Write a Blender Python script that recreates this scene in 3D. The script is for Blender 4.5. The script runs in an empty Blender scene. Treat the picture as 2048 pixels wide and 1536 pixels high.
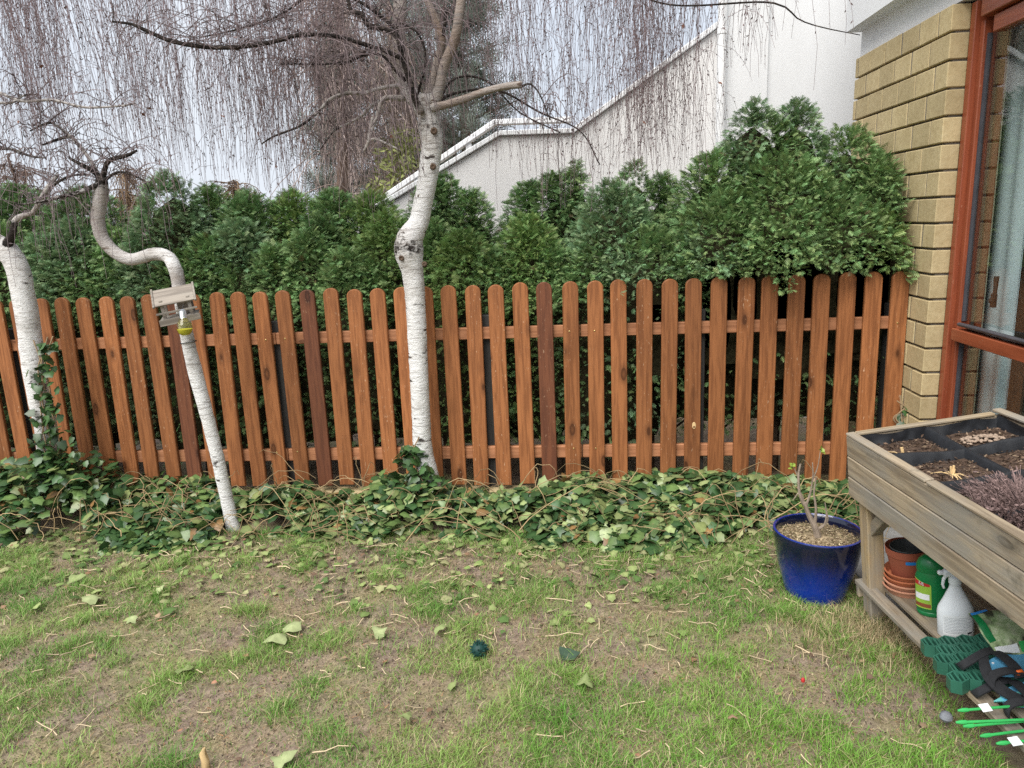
import bpy, math, random
import numpy as np
from mathutils import Vector, Matrix, Euler
random.seed(7)
rng = np.random.default_rng(7)
PI = math.pi
scene = bpy.context.scene

# ---------------------------------------------------------------- camera
F_PX, PIT, ROL, YAW = 1480.0, 0.215766, -0.0394935, -0.0904175
CAM = np.array([0.314741, -4.26596, 1.69135])
_c, _s = math.cos(YAW), math.sin(YAW)
FW = np.array([_s * math.cos(PIT), _c * math.cos(PIT), -math.sin(PIT)])
_r = np.array([_c, -_s, 0.0]); _u = np.cross(_r, FW)
RT = math.cos(ROL) * _r + math.sin(ROL) * _u
UP = -math.sin(ROL) * _r + math.cos(ROL) * _u
cam = bpy.data.cameras.new('camera')
cam.sensor_fit = 'HORIZONTAL'; cam.sensor_width = 36.0; cam.lens = F_PX / 2048 * 36
cam.clip_start = 0.05; cam.clip_end = 500
camo = bpy.data.objects.new('camera', cam); scene.collection.objects.link(camo)
camo.matrix_world = Matrix(((RT[0], UP[0], -FW[0], CAM[0]), (RT[1], UP[1], -FW[1], CAM[1]),
                            (RT[2], UP[2], -FW[2], CAM[2]), (0, 0, 0, 1)))
scene.camera = camo

# ---------------------------------------------------------------- sky, sun, exposure
SUN_EL, SUN_AZ = math.radians(52), math.radians(208)     # azimuth measured from +Y towards +X
world = bpy.data.worlds.new('World'); scene.world = world; world.use_nodes = True
wn = world.node_tree.nodes; wl = world.node_tree.links; wn.clear()
sky = wn.new('ShaderNodeTexSky'); sky.sky_type = 'NISHITA'; sky.sun_disc = False
sky.sun_elevation = SUN_EL; sky.sun_rotation = SUN_AZ; sky.air_density = 1.2; sky.dust_density = 4.0
skm = wn.new('ShaderNodeMix'); skm.data_type = 'RGBA'; skm.blend_type = 'MULTIPLY'; skm.inputs[0].default_value = 1
skm.inputs[7].default_value = (0.09, 0.09, 0.09, 1)
wl.new(sky.outputs[0], skm.inputs[6])
tc = wn.new('ShaderNodeTexCoord'); nz = wn.new('ShaderNodeTexNoise')
nz.inputs['Scale'].default_value = 2.2; nz.inputs['Detail'].default_value = 4
wl.new(tc.outputs['Generated'], nz.inputs['Vector'])
cr = wn.new('ShaderNodeValToRGB'); wl.new(nz.outputs[0], cr.inputs[0])
cr.color_ramp.elements[0].position = 0.3; cr.color_ramp.elements[0].color = (0.70, 0.77, 0.88, 1)
cr.color_ramp.elements[1].position = 0.75; cr.color_ramp.elements[1].color = (0.91, 0.945, 1.0, 1)
mx = wn.new('ShaderNodeMix'); mx.data_type = 'RGBA'; mx.inputs[0].default_value = 0.85
wl.new(skm.outputs[2], mx.inputs[6]); wl.new(cr.outputs[0], mx.inputs[7])
bg = wn.new('ShaderNodeBackground'); bg.inputs[1].default_value = 0.58
wl.new(mx.outputs[2], bg.inputs[0])
wo = wn.new('ShaderNodeOutputWorld'); wl.new(bg.outputs[0], wo.inputs[0])
sun = bpy.data.lights.new('sun', 'SUN'); sun.energy = 2.4; sun.angle = math.radians(48); sun.color = (1, 0.965, 0.91)
suno = bpy.data.objects.new('sun', sun); scene.collection.objects.link(suno)
_sd = Vector((math.cos(SUN_EL) * math.sin(SUN_AZ), math.cos(SUN_EL) * math.cos(SUN_AZ), math.sin(SUN_EL)))
suno.rotation_euler = _sd.to_track_quat('Z', 'Y').to_euler(); suno.location = (0, -6, 8)
vs = scene.view_settings; vs.view_transform = 'Standard'; vs.look = 'None'; vs.gamma = 1; vs.use_curve_mapping = False
vs.exposure = 1.05
scene.cycles.max_bounces = 6; scene.cycles.transparent_max_bounces = 12
scene.cycles.use_denoising = False

# ---------------------------------------------------------------- helpers
def at(px, py, X=None, Y=None, Z=None):
    """the place where the sight line of a photograph point meets a plane of the site"""
    v = FW + RT * (px - 1024) / F_PX - UP * (py - 768) / F_PX
    if X is not None: t = (X - CAM[0]) / v[0]
    elif Y is not None: t = (Y - CAM[1]) / v[1]
    else: t = (Z - CAM[2]) / v[2]
    return CAM + v * t

def link(o): scene.collection.objects.link(o); return o
def tag(o, label=None, cat=None, group=None, kind=None):
    if label: o['label'] = label
    if cat: o['category'] = cat
    if group: o['group'] = group
    if kind: o['kind'] = kind
    return o
def thing(name, label, cat, loc=(0, 0, 0), group=None):
    o = bpy.data.objects.new(name, None); o.location = loc; o.empty_display_size = 0.1; link(o)
    return tag(o, label, cat, group)

class MB:
    """collects shapes into one mesh"""
    def __init__(s): s.v = []; s.f = []; s.n = 0
    def add(s, V, Fs):
        n = s.n; s.v.extend([tuple(map(float, p)) for p in V]); s.f.extend([tuple(n + i for i in f) for f in Fs]); s.n += len(V); return s
    def box(s, c, d, rot=None, bev=0.0):
        hx, hy, hz = d[0] / 2, d[1] / 2, d[2] / 2
        if bev <= 0:
            V = [(x, y, z) for z in (-hz, hz) for y in (-hy, hy) for x in (-hx, hx)]
            Fs = [(0, 2, 3, 1), (4, 5, 7, 6), (0, 1, 5, 4), (2, 6, 7, 3), (0, 4, 6, 2), (1, 3, 7, 5)]
        else:
            b = bev; V = []; idx = {}
            for i, sx in enumerate((-1, 1)):
                for j, sy in enumerate((-1, 1)):
                    for k, sz in enumerate((-1, 1)):
                        for a in range(3):
                            p = [sx * hx, sy * hy, sz * hz]
                            for q, sg in enumerate((sx, sy, sz)):
                                if q != a: p[q] -= sg * b
                            idx[(i, j, k, a)] = len(V); V.append(p)
            Fs = []
            for a, (o1, o2) in enumerate(((1, 2), (2, 0), (0, 1))):
                for sg in (0, 1):
                    q = []
                    for u, w in ((0, 0), (1, 0), (1, 1), (0, 1)):
                        key = [0, 0, 0]; key[a] = sg; key[o1] = u; key[o2] = w; q.append(idx[(*key, a)])
                    Fs.append(tuple(q if sg else q[::-1]))
            for a, (o1, o2) in enumerate(((1, 2), (2, 0), (0, 1))):   # edges along axis a
                for u in (0, 1):
                    for w in (0, 1):
                        k0 = [0, 0, 0]; k1 = [0, 0, 0]; k1[a] = 1
                        for kk in (k0, k1): kk[o1] = u; kk[o2] = w
                        q = (idx[(*k0, o1)], idx[(*k1, o1)], idx[(*k1, o2)], idx[(*k0, o2)])
                        Fs.append(q if (u == w) else q[::-1])
            for i in (0, 1):
                for j in (0, 1):
                    for k in (0, 1):
                        q = (idx[(i, j, k, 0)], idx[(i, j, k, 1)], idx[(i, j, k, 2)])
                        Fs.append(q if (i + j + k) % 2 else q[::-1])
        V = np.array(V, float)
        if rot is not None:
            V = V @ np.array(Euler(rot).to_matrix()).T
        return s.add(V + np.array(c, float), Fs)
    def tube(s, pts, rad, sides=8, caps=True, jit=0.0):
        pts = np.array(pts, float); n = len(pts)
        rad = np.full(n, rad) if np.isscalar(rad) else np.array(rad, float)
        T = np.gradient(pts, axis=0); T /= np.linalg.norm(T, axis=1)[:, None] + 1e-9
        ref = np.array([0.0, 1, 0]) if abs(T[0][1]) < 0.9 else np.array([1.0, 0, 0])
        V = []
        a = np.arange(sides) * 2 * PI / sides
        for i in range(n):
            u = ref - T[i] * (ref @ T[i]); u /= np.linalg.norm(u) + 1e-9; ref = u; w = np.cross(T[i], u)
            rr = rad[i] * (1 + jit * rng.normal(size=sides))
            V.append(pts[i] + (np.cos(a) * rr)[:, None] * u + (np.sin(a) * rr)[:, None] * w)
        V = np.concatenate(V); Fs = []
        for i in range(n - 1):
            for k in range(sides):
                k2 = (k + 1) % sides
                Fs.append((i * sides + k, i * sides + k2, (i + 1) * sides + k2, (i + 1) * sides + k))
        if caps: Fs.append(tuple(range(sides))[::-1]); Fs.append(tuple((n - 1) * sides + k for k in range(sides)))
        return s.add(V, Fs)
    def lathe(s, prof, c=(0, 0, 0), seg=32, tilt=None):
        V = []; Fs = []; m = len(prof)
        for r, z in prof:
            for k in range(seg):
                a = 2 * PI * k / seg; V.append((r * math.cos(a), r * math.sin(a), z))
        for i in range(m - 1):
            for k in range(seg):
                k2 = (k + 1) % seg
                Fs.append((i * seg + k, i * seg + k2, (i + 1) * seg + k2, (i + 1) * seg + k))
        if prof[0][0] > 1e-5: Fs.append(tuple(range(seg))[::-1])
        if prof[-1][0] > 1e-5: Fs.append(tuple((m - 1) * seg + k for k in range(seg)))
        V = np.array(V)
        if tilt is not None: V = V @ np.array(Euler(tilt).to_matrix()).T
        return s.add(V + np.array(c, float), Fs)
    def prism(s, poly, y0, y1):
        """closed outline in x,z pushed from y0 to y1"""
        n = len(poly); V = [(x, y0, z) for x, z in poly] + [(x, y1, z) for x, z in poly]
        Fs = [tuple(range(n)), tuple(range(2 * n - 1, n - 1, -1))]
        for i in range(n):
            j = (i + 1) % n; Fs.append((i, i + n, j + n, j))
        return s.add(V, Fs)
    def mesh(s, name):
        me = bpy.data.meshes.new(name); me.from_pydata(s.v, [], s.f); me.update(); return me
    def build(s, name, mat, parent=None, smooth=False, world=True, flipcheck=False):
        me = s.mesh(name); me.materials.append(mat)
        import bmesh
        bm = bmesh.new(); bm.from_mesh(me); bmesh.ops.recalc_face_normals(bm, faces=bm.faces); bm.to_mesh(me); bm.free()
        if smooth:
            me.polygons.foreach_set('use_smooth', [True] * len(me.polygons))
            try: me.set_sharp_from_angle(angle=math.radians(42))
            except Exception: pass
        return put(name, me, parent, world)

def put(name, me, parent=None, world=True):
    o = bpy.data.objects.new(name, me); link(o)
    if parent is not None:
        o.parent = parent
        if world:
            p = parent; off = Vector((0, 0, 0))
            while p is not None: off += p.location + (p.matrix_parent_inverse.translation if p.parent else Vector((0, 0, 0))); p = p.parent
            o.matrix_parent_inverse = Matrix.Translation(-off)
    return o

def np_tris(name, V, Fa, mat, parent=None, col=None, world=True, smooth=False):
    """big triangle mesh from arrays, with an optional colour per vertex"""
    me = bpy.data.meshes.new(name)
    V = np.ascontiguousarray(V, dtype=np.float32); Fa = np.ascontiguousarray(Fa, dtype=np.int32)
    k = Fa.shape[1]
    me.vertices.add(len(V)); me.vertices.foreach_set('co', V.ravel())
    me.loops.add(Fa.size); me.loops.foreach_set('vertex_index', Fa.ravel())
    me.polygons.add(len(Fa))
    me.polygons.foreach_set('loop_start', np.arange(0, Fa.size, k, dtype=np.int32))
    me.polygons.foreach_set('loop_total', np.full(len(Fa), k, dtype=np.int32))
    if smooth: me.polygons.foreach_set('use_smooth', np.ones(len(Fa), dtype=bool))
    if col is not None:
        a = me.color_attributes.new('Col', 'FLOAT_COLOR', 'POINT')
        c4 = np.ones((len(V), 4), np.float32); c4[:, :3] = col
        a.data.foreach_set('color', c4.ravel())
    me.update(calc_edges=True); me.validate()
    me.materials.append(mat)
    return put(name, me, parent, world)

def scatter(T, TF, pos, ax, sd, nr, s, tcol=None, col=None):
    """copies of a small template (verts T, tris TF) along frames; returns verts, tris, colours"""
    N, k = len(pos), len(T)
    s = np.broadcast_to(np.asarray(s, float), (N,))[:, None, None]
    V = pos[:, None] + s * (T[None, :, 0:1] * ax[:, None] + T[None, :, 1:2] * sd[:, None] + T[None, :, 2:3] * nr[:, None])
    Fa = TF[None] + (np.arange(N) * k)[:, None, None]
    C = None
    if col is not None:
        C = np.repeat(col[:, None], k, 1)
        if tcol is not None: C = C * tcol[None, :, None]
        C = C.reshape(-1, 3)
    return V.reshape(-1, 3), Fa.reshape(-1, TF.shape[1]), C

def frames(ax, roll):
    """side and normal for each axis, rolled about it"""
    ax = ax / np.linalg.norm(ax, axis=1)[:, None]
    up = np.tile(np.array([0, 0, 1.0]), (len(ax), 1)); bad = np.abs(ax[:, 2]) > 0.97; up[bad] = (0, 1, 0)
    sd = np.cross(up, ax); sd /= np.linalg.norm(sd, axis=1)[:, None]; nr = np.cross(ax, sd)
    c, s = np.cos(roll)[:, None], np.sin(roll)[:, None]
    return ax, c * sd + s * nr, -s * sd + c * nr

_lat = rng.random((64, 64))
def vnoise(x, y, sc):
    x = np.asarray(x, float) * sc + 100; y = np.asarray(y, float) * sc + 100
    xi, yi = np.floor(x).astype(int), np.floor(y).astype(int); fx, fy = x - xi, y - yi
    fx = fx * fx * (3 - 2 * fx); fy = fy * fy * (3 - 2 * fy)
    g = lambda i, j: _lat[i % 64, j % 64]
    return (g(xi, yi) * (1 - fx) + g(xi + 1, yi) * fx) * (1 - fy) + (g(xi, yi + 1) * (1 - fx) + g(xi + 1, yi + 1) * fx) * fy
def fbm(x, y, sc): return 0.55 * vnoise(x, y, sc) + 0.3 * vnoise(x + 7.3, y, sc * 2.1) + 0.15 * vnoise(x, y + 3.1, sc * 4.3)

def ivy_edge(x):           # front edge of the ivy bed
    return -0.62 - 0.1 * np.sin(x * 2.1 + 0.6) - 0.12 * (vnoise(x, x * 0, 3.0) - 0.5) + np.where(x > 0.4, 0.1, 0.0) * np.clip((x - 0.4), 0, 1)
def gh(x, y):              # lie of the ground
    x = np.asarray(x, float); y = np.asarray(y, float)
    near = np.clip(1 - np.maximum(np.abs(x) - 4, 0) / 4, 0, 1) * np.clip(1 - np.maximum(np.abs(y) - 4, 0) / 4, 0, 1)
    h = near * (0.035 * (fbm(x, y, 2.0) - 0.5) + 0.014 * (vnoise(x, y, 9) - 0.5))
    bed = np.clip((y + 0.62) / 0.5, 0, 1); bed = bed * bed * (3 - 2 * bed)
    return h + bed * 0.035

# ---------------------------------------------------------------- materials
class NM:
    def __init__(s, name):
        s.m = bpy.data.materials.new(name); s.m.use_nodes = True; s.n = s.m.node_tree.nodes; s.l = s.m.node_tree.links
        s.b = s.n['Principled BSDF']; s.out = s.n['Material Output']
    def new(s, t, **kw):
        nd = s.n.new('ShaderNode' + t)
        for k, v in kw.items():
            if k in ('data_type', 'blend_type', 'operation', 'musgrave_type', 'feature', 'wave_type', 'bands_direction', 'attribute_name', 'distance', 'noise_dimensions'): setattr(nd, k, v)
            else: nd.inputs[k].default_value = v
        return nd
    def obj(s, scale=(1, 1, 1), rand=0.0):
        t = s.new('TexCoord'); mp = s.new('Mapping'); mp.inputs['Scale'].default_value = scale
        s.l.new(t.outputs['Object'], mp.inputs['Vector'])
        if rand:
            oi = s.new('ObjectInfo'); mu = s.new('Math', operation='MULTIPLY'); mu.inputs[1].default_value = rand
            s.l.new(oi.outputs['Random'], mu.inputs[0])
            cx = s.new('CombineXYZ'); s.l.new(mu.outputs[0], cx.inputs[0]); s.l.new(mu.outputs[0], cx.inputs[2])
            s.l.new(cx.outputs[0], mp.inputs['Location'])
        return mp.outputs[0]
    def noise(s, vec, scale, detail=4, rough=0.55, dist=0.0):
        nd = s.new('TexNoise', Scale=scale, Detail=detail, Roughness=rough, Distortion=dist); s.l.new(vec, nd.inputs['Vector']); return nd.outputs[0]
    def ramp(s, fac, stops):
        nd = s.new('ValToRGB'); e = nd.color_ramp.elements
        while len(e) < len(stops): e.new(0.5)
        for q, (p, c) in zip(e, stops): q.position = p; q.color = (*c, 1) if len(c) == 3 else c
        s.l.new(fac, nd.inputs[0]); return nd.outputs[0]
    def mix(s, a, b, fac, mode='MIX'):
        nd = s.new('Mix', data_type='RGBA', blend_type=mode)
        for i, x in ((0, fac), (6, a), (7, b)):
            if isinstance(x, (int, float)): nd.inputs[i].default_value = x
            elif isinstance(x, tuple): nd.inputs[i].default_value = (*x, 1) if len(x) == 3 else x
            else: s.l.new(x, nd.inputs[i])
        return nd.outputs[2]
    def bump(s, h, strength=0.3, dist=0.01):
        nd = s.new('Bump'); nd.inputs['Strength'].default_value = strength; nd.inputs['Distance'].default_value = dist
        s.l.new(h, nd.inputs['Height']); s.l.new(nd.outputs[0], s.b.inputs['Normal'])
    def done(s, col=None, rough=0.7, spec=0.4, **kw):
        if col is not None:
            if isinstance(col, tuple): s.b.inputs['Base Color'].default_value = (*col, 1)
            else: s.l.new(col, s.b.inputs['Base Color'])
        s.b.inputs['Roughness'].default_value = rough; s.b.inputs['Specular IOR Level'].default_value = spec
        for k, v in kw.items(): s.b.inputs[k].default_value = v
        return s.m

def plain(name, col, rough=0.6, spec=0.4, var=0.18, scale=14, bump=0.0, **kw):
    m = NM(name); v = m.obj((1, 1, 1), 9); n = m.noise(v, scale, 5)
    c = m.ramp(n, [(0.3, tuple(x * (1 - var) for x in col)), (0.7, tuple(min(1, x * (1 + var)) for x in col))])
    if bump: m.bump(m.noise(v, scale * 6, 3), bump, 0.004)
    return m.done(c, rough, spec, **kw)

def wood(name, light, dark, axis=2, knots=True, scuff=0.0, rough=0.6, vary=0.16, fine=70, bump=0.25, spec=0.3, weather=0.0):
    m = NM(name); st = [1.0, 1.0, 1.0]; st[axis] = 0.06
    v = m.obj(tuple(st), 37)
    n1 = m.noise(v, fine, 5, 0.6, 0.4); n2 = m.noise(v, 9, 3, 0.5, 1.2)
    c = m.ramp(n1, [(0.40, dark), (0.58, light)])
    c = m.mix(c, m.ramp(n2, [(0.35, tuple(x * 0.72 for x in light)), (0.65, tuple(min(1, x * 1.15) for x in light))]), 0.35)
    if knots:
        kv = [1.0, 1.0, 1.0]; kv[axis] = 0.42
        v2 = m.obj(tuple(kv), 53)
        vo = m.new('TexVoronoi', Scale=7.0, Randomness=1.0); m.l.new(v2, vo.inputs['Vector'])
        k = m.ramp(vo.outputs['Distance'], [(0.0, (0.5, 0.5, 0.5)), (0.07, (0.9, 0.9, 0.9)), (0.10, (1, 1, 1)), (0.125, (0.45, 0.45, 0.45)), (0.22, (0, 0, 0))])
        c = m.mix(c, tuple(x * 0.5 for x in dark), k)
    if scuff:
        st2 = [1.0, 1.0, 1.0]; st2[axis] = 0.22
        v3 = m.obj(tuple(st2), 71); s1 = m.noise(v3, 150, 2, 0.5); s2 = m.noise(v3, 5, 2)
        mm = m.mix(m.ramp(s1, [(0.66, (0, 0, 0)), (0.72, (1, 1, 1))]), m.ramp(s2, [(0.45, (0, 0, 0)), (0.62, (1, 1, 1))]), 1.0, 'MULTIPLY')
        c = m.mix(c, (0.62, 0.42, 0.27), m.mix(mm, (0, 0, 0), 1 - scuff))
    if weather:
        w1 = m.noise(m.obj(tuple(1.0 if q_ != axis else 0.35 for q_ in range(3)), 19), 6, 5, 0.65)
        c = m.mix(c, (0.26, 0.245, 0.215), m.ramp(w1, [(0.44, (0, 0, 0)), (0.62, (weather, weather, weather))]))
        w2 = m.noise(m.obj((1, 1, 1), 23), 9, 4, 0.6); c = m.mix(c, (0.10, 0.085, 0.06), m.ramp(w2, [(0.60, (0, 0, 0)), (0.72, (weather * .8, weather * .8, weather * .8))]))
    oi = m.new('ObjectInfo'); hv = m.new('HueSaturation'); mr = m.new('MapRange'); mr.inputs[3].default_value = 1 - vary; mr.inputs[4].default_value = 1 + vary
    m.l.new(oi.outputs['Random'], mr.inputs[0]); m.l.new(mr.outputs[0], hv.inputs['Value']); m.l.new(c, hv.inputs['Color'])
    m.bump(n1, bump, 0.004)
    return m.done(hv.outputs[0], rough, spec)

def attr_mat(name, rough=0.5, spec=0.35, trans=0.25, noise=0.0):
    m = NM(name); a = m.new('Attribute'); a.attribute_name = 'Col'; c = a.outputs['Color']
    if noise:
        n = m.noise(m.obj(), 45, 3); c = m.mix(c, m.ramp(n, [(0.3, (0.55, 0.55, 0.55)), (0.7, (1.25, 1.25, 1.25))]), noise, 'MULTIPLY')
    m.done(c, rough, spec)
    if trans:
        t = m.new('BsdfTranslucent'); m.l.new(c, t.inputs[0]); ms = m.new('MixShader'); ms.inputs[0].default_value = trans
        m.l.new(m.b.outputs[0], ms.inputs[1]); m.l.new(t.outputs[0], ms.inputs[2]); m.l.new(ms.outputs[0], m.out.inputs[0])
    return m.m

M = {}
M['picket'] = wood('stained_picket_wood', (0.330, 0.128, 0.047), (0.155, 0.054, 0.019), 2, True, 0.85, 0.55, 0.24)
M['picket_dark'] = wood('dark_stained_wood', (0.16, 0.058, 0.028), (0.085, 0.030, 0.016), 2, True, 0.35, 0.6, 0.1)
M['rail'] = wood('rail_wood', (0.40, 0.180, 0.088), (0.24, 0.095, 0.042), 0, True, 0.2, 0.6, 0.1)
M['post'] = wood('grey_post_wood', (0.065, 0.062, 0.058), (0.03, 0.028, 0.026), 2, False)
M['planter'] = wood('weathered_planter_wood', (0.37, 0.300, 0.210), (0.160, 0.120, 0.082), 1, True, 0.0, 0.75, 0.10, 55, 0.5, 0.3, 0.8)
M['planter_leg'] = wood('planter_leg_wood', (0.42, 0.31, 0.17), (0.24, 0.16, 0.085), 2, True, 0.0, 0.75, 0.08, 55, 0.5, 0.3, 0.8)
M['planter_cross'] = wood('planter_cross_wood', (0.42, 0.33, 0.21), (0.22, 0.16, 0.10), 0, True, 0.0, 0.75, 0.08, 55, 0.5, 0.3, 0.8)
M['feeder'] = wood('grey_feeder_wood', (0.29, 0.255, 0.215), (0.12, 0.10, 0.085), 0, False, 0.0, 0.85, 0.12, 60, 0.5, 0.3, 0.6)
M['brass'] = plain('brass', (0.62, 0.48, 0.20), 0.35, 0.5, Metallic=0.9)
M['thuja'] = attr_mat('thuja_foliage', 0.5, 0.35, 0.18)
M['needle'] = attr_mat('pine_foliage', 0.6, 0.3, 0.1)
M['ivy'] = attr_mat('ivy_leaf', 0.33, 0.5, 0.15, 0.35)
M['grass'] = attr_mat('grass_blade', 0.55, 0.3, 0.25)
M['litter'] = attr_mat('leaf_litter', 0.7, 0.25, 0.2, 0.4)
M['twig'] = attr_mat('twig_bark', 0.75, 0.2, 0.0)

def bark():
    m = NM('birch_bark'); a = m.new('Attribute'); a.attribute_name = 'Col'
    v = m.obj((1, 1, 1)); vs_ = m.obj((0.35, 0.35, 3.4))
    n = m.noise(v, 7, 5); white = m.ramp(n, [(0.28, (0.50, 0.48, 0.45)), (0.48, (0.76, 0.755, 0.74)), (0.8, (0.80, 0.80, 0.80))])
    n2 = m.noise(vs_, 30, 3, 0.6); ln = m.ramp(n2, [(0.36, (1, 1, 1)), (0.43, (0, 0, 0))])
    n3 = m.noise(m.obj((0.6, 0.6, 1.8)), 12, 4, 0.6); pat = m.ramp(n3, [(0.32, (1, 1, 1)), (0.37, (0, 0, 0))])
    white = m.mix(white, (0.16, 0.13, 0.11), m.mix(ln, (0, 0, 0), 0.5)); white = m.mix(white, (0.07, 0.06, 0.055), pat)
    nb = m.noise(vs_, 14, 5); brown = m.ramp(nb, [(0.25, (0.05, 0.034, 0.026)), (0.45, (0.14, 0.088, 0.058)), (0.7, (0.235, 0.165, 0.118))])
    sp = m.new('SeparateColor'); m.l.new(a.outputs['Color'], sp.inputs[0])
    c = m.mix(white, brown, sp.outputs[0]); dk = m.ramp(m.noise(v, 20, 4), [(0.3, (0.010, 0.008, 0.007)), (0.7, (0.040, 0.031, 0.027))])
    cn = m.noise(m.obj((1, 1, 1.6)), 26, 4, 0.65, 0.8)
    g1 = m.new('Math', operation='MULTIPLY_ADD'); m.l.new(sp.outputs[1], g1.inputs[0]); g1.inputs[1].default_value = 1.35; g1.inputs[2].default_value = -0.12
    g2_ = m.new('Math', operation='SUBTRACT'); m.l.new(g1.outputs[0], g2_.inputs[0]); m.l.new(cn, g2_.inputs[1])
    g3 = m.new('Math', operation='MULTIPLY_ADD'); m.l.new(g2_.outputs[0], g3.inputs[0]); g3.inputs[1].default_value = 6.0; g3.inputs[2].default_value = 0.6; g3.use_clamp = True
    c = m.mix(c, dk, g3.outputs[0])
    fl = m.noise(m.obj((1.2, 1.2, 6.0)), 18, 4, 0.7, 0.6); c = m.mix(c, (0.30, 0.25, 0.21), m.mix(m.ramp(fl, [(0.56, (0, 0, 0)), (0.66, (1, 1, 1))]), (0, 0, 0), 0.55))
    m.bump(m.noise(m.obj((1, 1, 2.2)), 34, 6, 0.75), 1.0, 0.012)
    return m.done(c, 0.8, 0.2)
M['bark'] = bark()

def ground_mat():
    m = NM('lawn_soil'); v = m.obj()
    n1 = m.noise(v, 1.8, 6, 0.6); n2 = m.noise(v, 22, 5, 0.7); n3 = m.noise(v, 120, 3, 0.6)
    soil = m.ramp(n2, [(0.3, (0.095, 0.070, 0.057)), (0.55, (0.205, 0.160, 0.130)), (0.75, (0.33, 0.265, 0.205))])
    thatch = m.ramp(n3, [(0.35, (0.10, 0.08, 0.05)), (0.6, (0.27, 0.215, 0.135))])
    moss = m.ramp(n2, [(0.3, (0.09, 0.13, 0.03)), (0.7, (0.22, 0.28, 0.09))])
    c = m.mix(soil, thatch, m.ramp(m.noise(v, 5, 5, 0.65), [(0.42, (0, 0, 0)), (0.6, (0.85, 0.85, 0.85))]))
    c = m.mix(c, moss, m.ramp(n1, [(0.48, (0, 0, 0)), (0.62, (0.28, 0.28, 0.28))]))
    n4 = m.noise(v, 420, 3, 0.7); c = m.mix(c, m.ramp(n4, [(0.3, (0.6, 0.58, 0.57)), (0.5, (1.25, 1.22, 1.2)), (0.72, (2.0, 1.95, 1.85))]), 0.9, 'MULTIPLY')
    m.bump(n4, 0.5, 0.004)
    return m.done(c, 0.95, 0.1)
M['ground'] = ground_mat()
def brick_mat():
    m = NM('yellow_brick'); v = m.obj((1, 1, 1), 41); n = m.noise(v, 40, 5, 0.7); n2 = m.noise(v, 6, 3)
    c = m.ramp(n, [(0.25, (0.40, 0.31, 0.170)), (0.5, (0.49, 0.395, 0.228)), (0.8, (0.55, 0.46, 0.285))])
    c = m.mix(c, m.ramp(n2, [(0.3, (0.84, 0.82, 0.78)), (0.7, (1.08, 1.08, 1.06))]), 0.7, 'MULTIPLY')
    oi = m.new('ObjectInfo'); mr = m.new('MapRange'); mr.inputs[3].default_value = 0.86; mr.inputs[4].default_value = 1.1; hv = m.new('HueSaturation')
    m.l.new(oi.outputs['Random'], mr.inputs[0]); m.l.new(mr.outputs[0], hv.inputs['Value']); m.l.new(c, hv.inputs['Color'])
    m.bump(n, 0.5, 0.004); return m.done(hv.outputs[0], 0.9, 0.15)
M['brick'] = brick_mat()
M['mortar'] = plain('mortar', (0.20, 0.18, 0.155), 0.95, 0.1, 0.2, 40, 0.5)
def stucco(name, col):
    m = NM(name); v = m.obj(); n = m.noise(v, 110, 4, 0.7); n2 = m.noise(m.obj((1, 1, 0.25)), 1.6, 5, 0.6)
    c = m.ramp(n2, [(0.3, tuple(x * 0.88 for x in col)), (0.65, col)])
    c = m.mix(c, m.ramp(n, [(0.3, (0.9, 0.9, 0.9)), (0.6, (1, 1, 1))]), 0.5, 'MULTIPLY')
    m.bump(n, 0.14, 0.006); return m.done(c, 0.92, 0.15)
M['stucco'] = stucco('white_stucco', (0.75, 0.76, 0.77)); M['stucco2'] = stucco('grey_white_stucco', (0.78, 0.77, 0.76))
M['white_paint'] = plain('white_paint', (0.78, 0.79, 0.80), 0.5, 0.4, 0.05)
M['frame'] = wood('red_brown_frame', (0.29, 0.072, 0.030), (0.19, 0.042, 0.018), 2, False, 0.25, 0.4, 0.03, 40, 0.15, 0.5)
M['frame_h'] = wood('red_brown_frame_rail', (0.30, 0.076, 0.032), (0.20, 0.044, 0.018), 1, False, 0.2, 0.4, 0.03, 40, 0.15, 0.5)
M['gasket'] = plain('grey_gasket', (0.06, 0.06, 0.07), 0.5)
M['cream'] = plain('cream_strip', (0.55, 0.50, 0.38), 0.6)
M['bronze'] = plain('bronze', (0.05, 0.035, 0.028), 0.4, 0.5)
M['curtain'] = plain('pale_blue_blind', (0.78, 0.85, 0.89), 0.85, 0.2, 0.04, 4)
M['room'] = plain('room_wall', (0.20, 0.17, 0.14), 0.9, 0.1)
M['furn'] = plain('dark_furniture', (0.10, 0.05, 0.03), 0.5)
M['figurine'] = plain('grey_figurine', (0.35, 0.33, 0.30), 0.6)
def glass(name='window_glass', tint=(0.9, 0.94, 0.93, 1)):
    m = NM(name); m.n.remove(m.b)
    lw_ = m.new('LayerWeight'); lw_.inputs[0].default_value = 0.5; pw_ = m.new('Math', operation='POWER'); m.l.new(lw_.outputs['Facing'], pw_.inputs[0]); pw_.inputs[1].default_value = 4.0; fr = m.new('Math', operation='MULTIPLY_ADD'); m.l.new(pw_.outputs[0], fr.inputs[0]); fr.inputs[1].default_value = 0.9; fr.inputs[2].default_value = 0.05; tr = m.new('BsdfTransparent'); tr.inputs[0].default_value = tint
    gl = m.new('BsdfGlossy'); gl.inputs['Roughness'].default_value = 0.005; ms = m.new('MixShader')
    m.l.new(fr.outputs[0], ms.inputs[0]); m.l.new(tr.outputs[0], ms.inputs[1]); m.l.new(gl.outputs[0], ms.inputs[2]); m.l.new(ms.outputs[0], m.out.inputs[0])
    return m.m
M['glass'] = glass()
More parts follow.
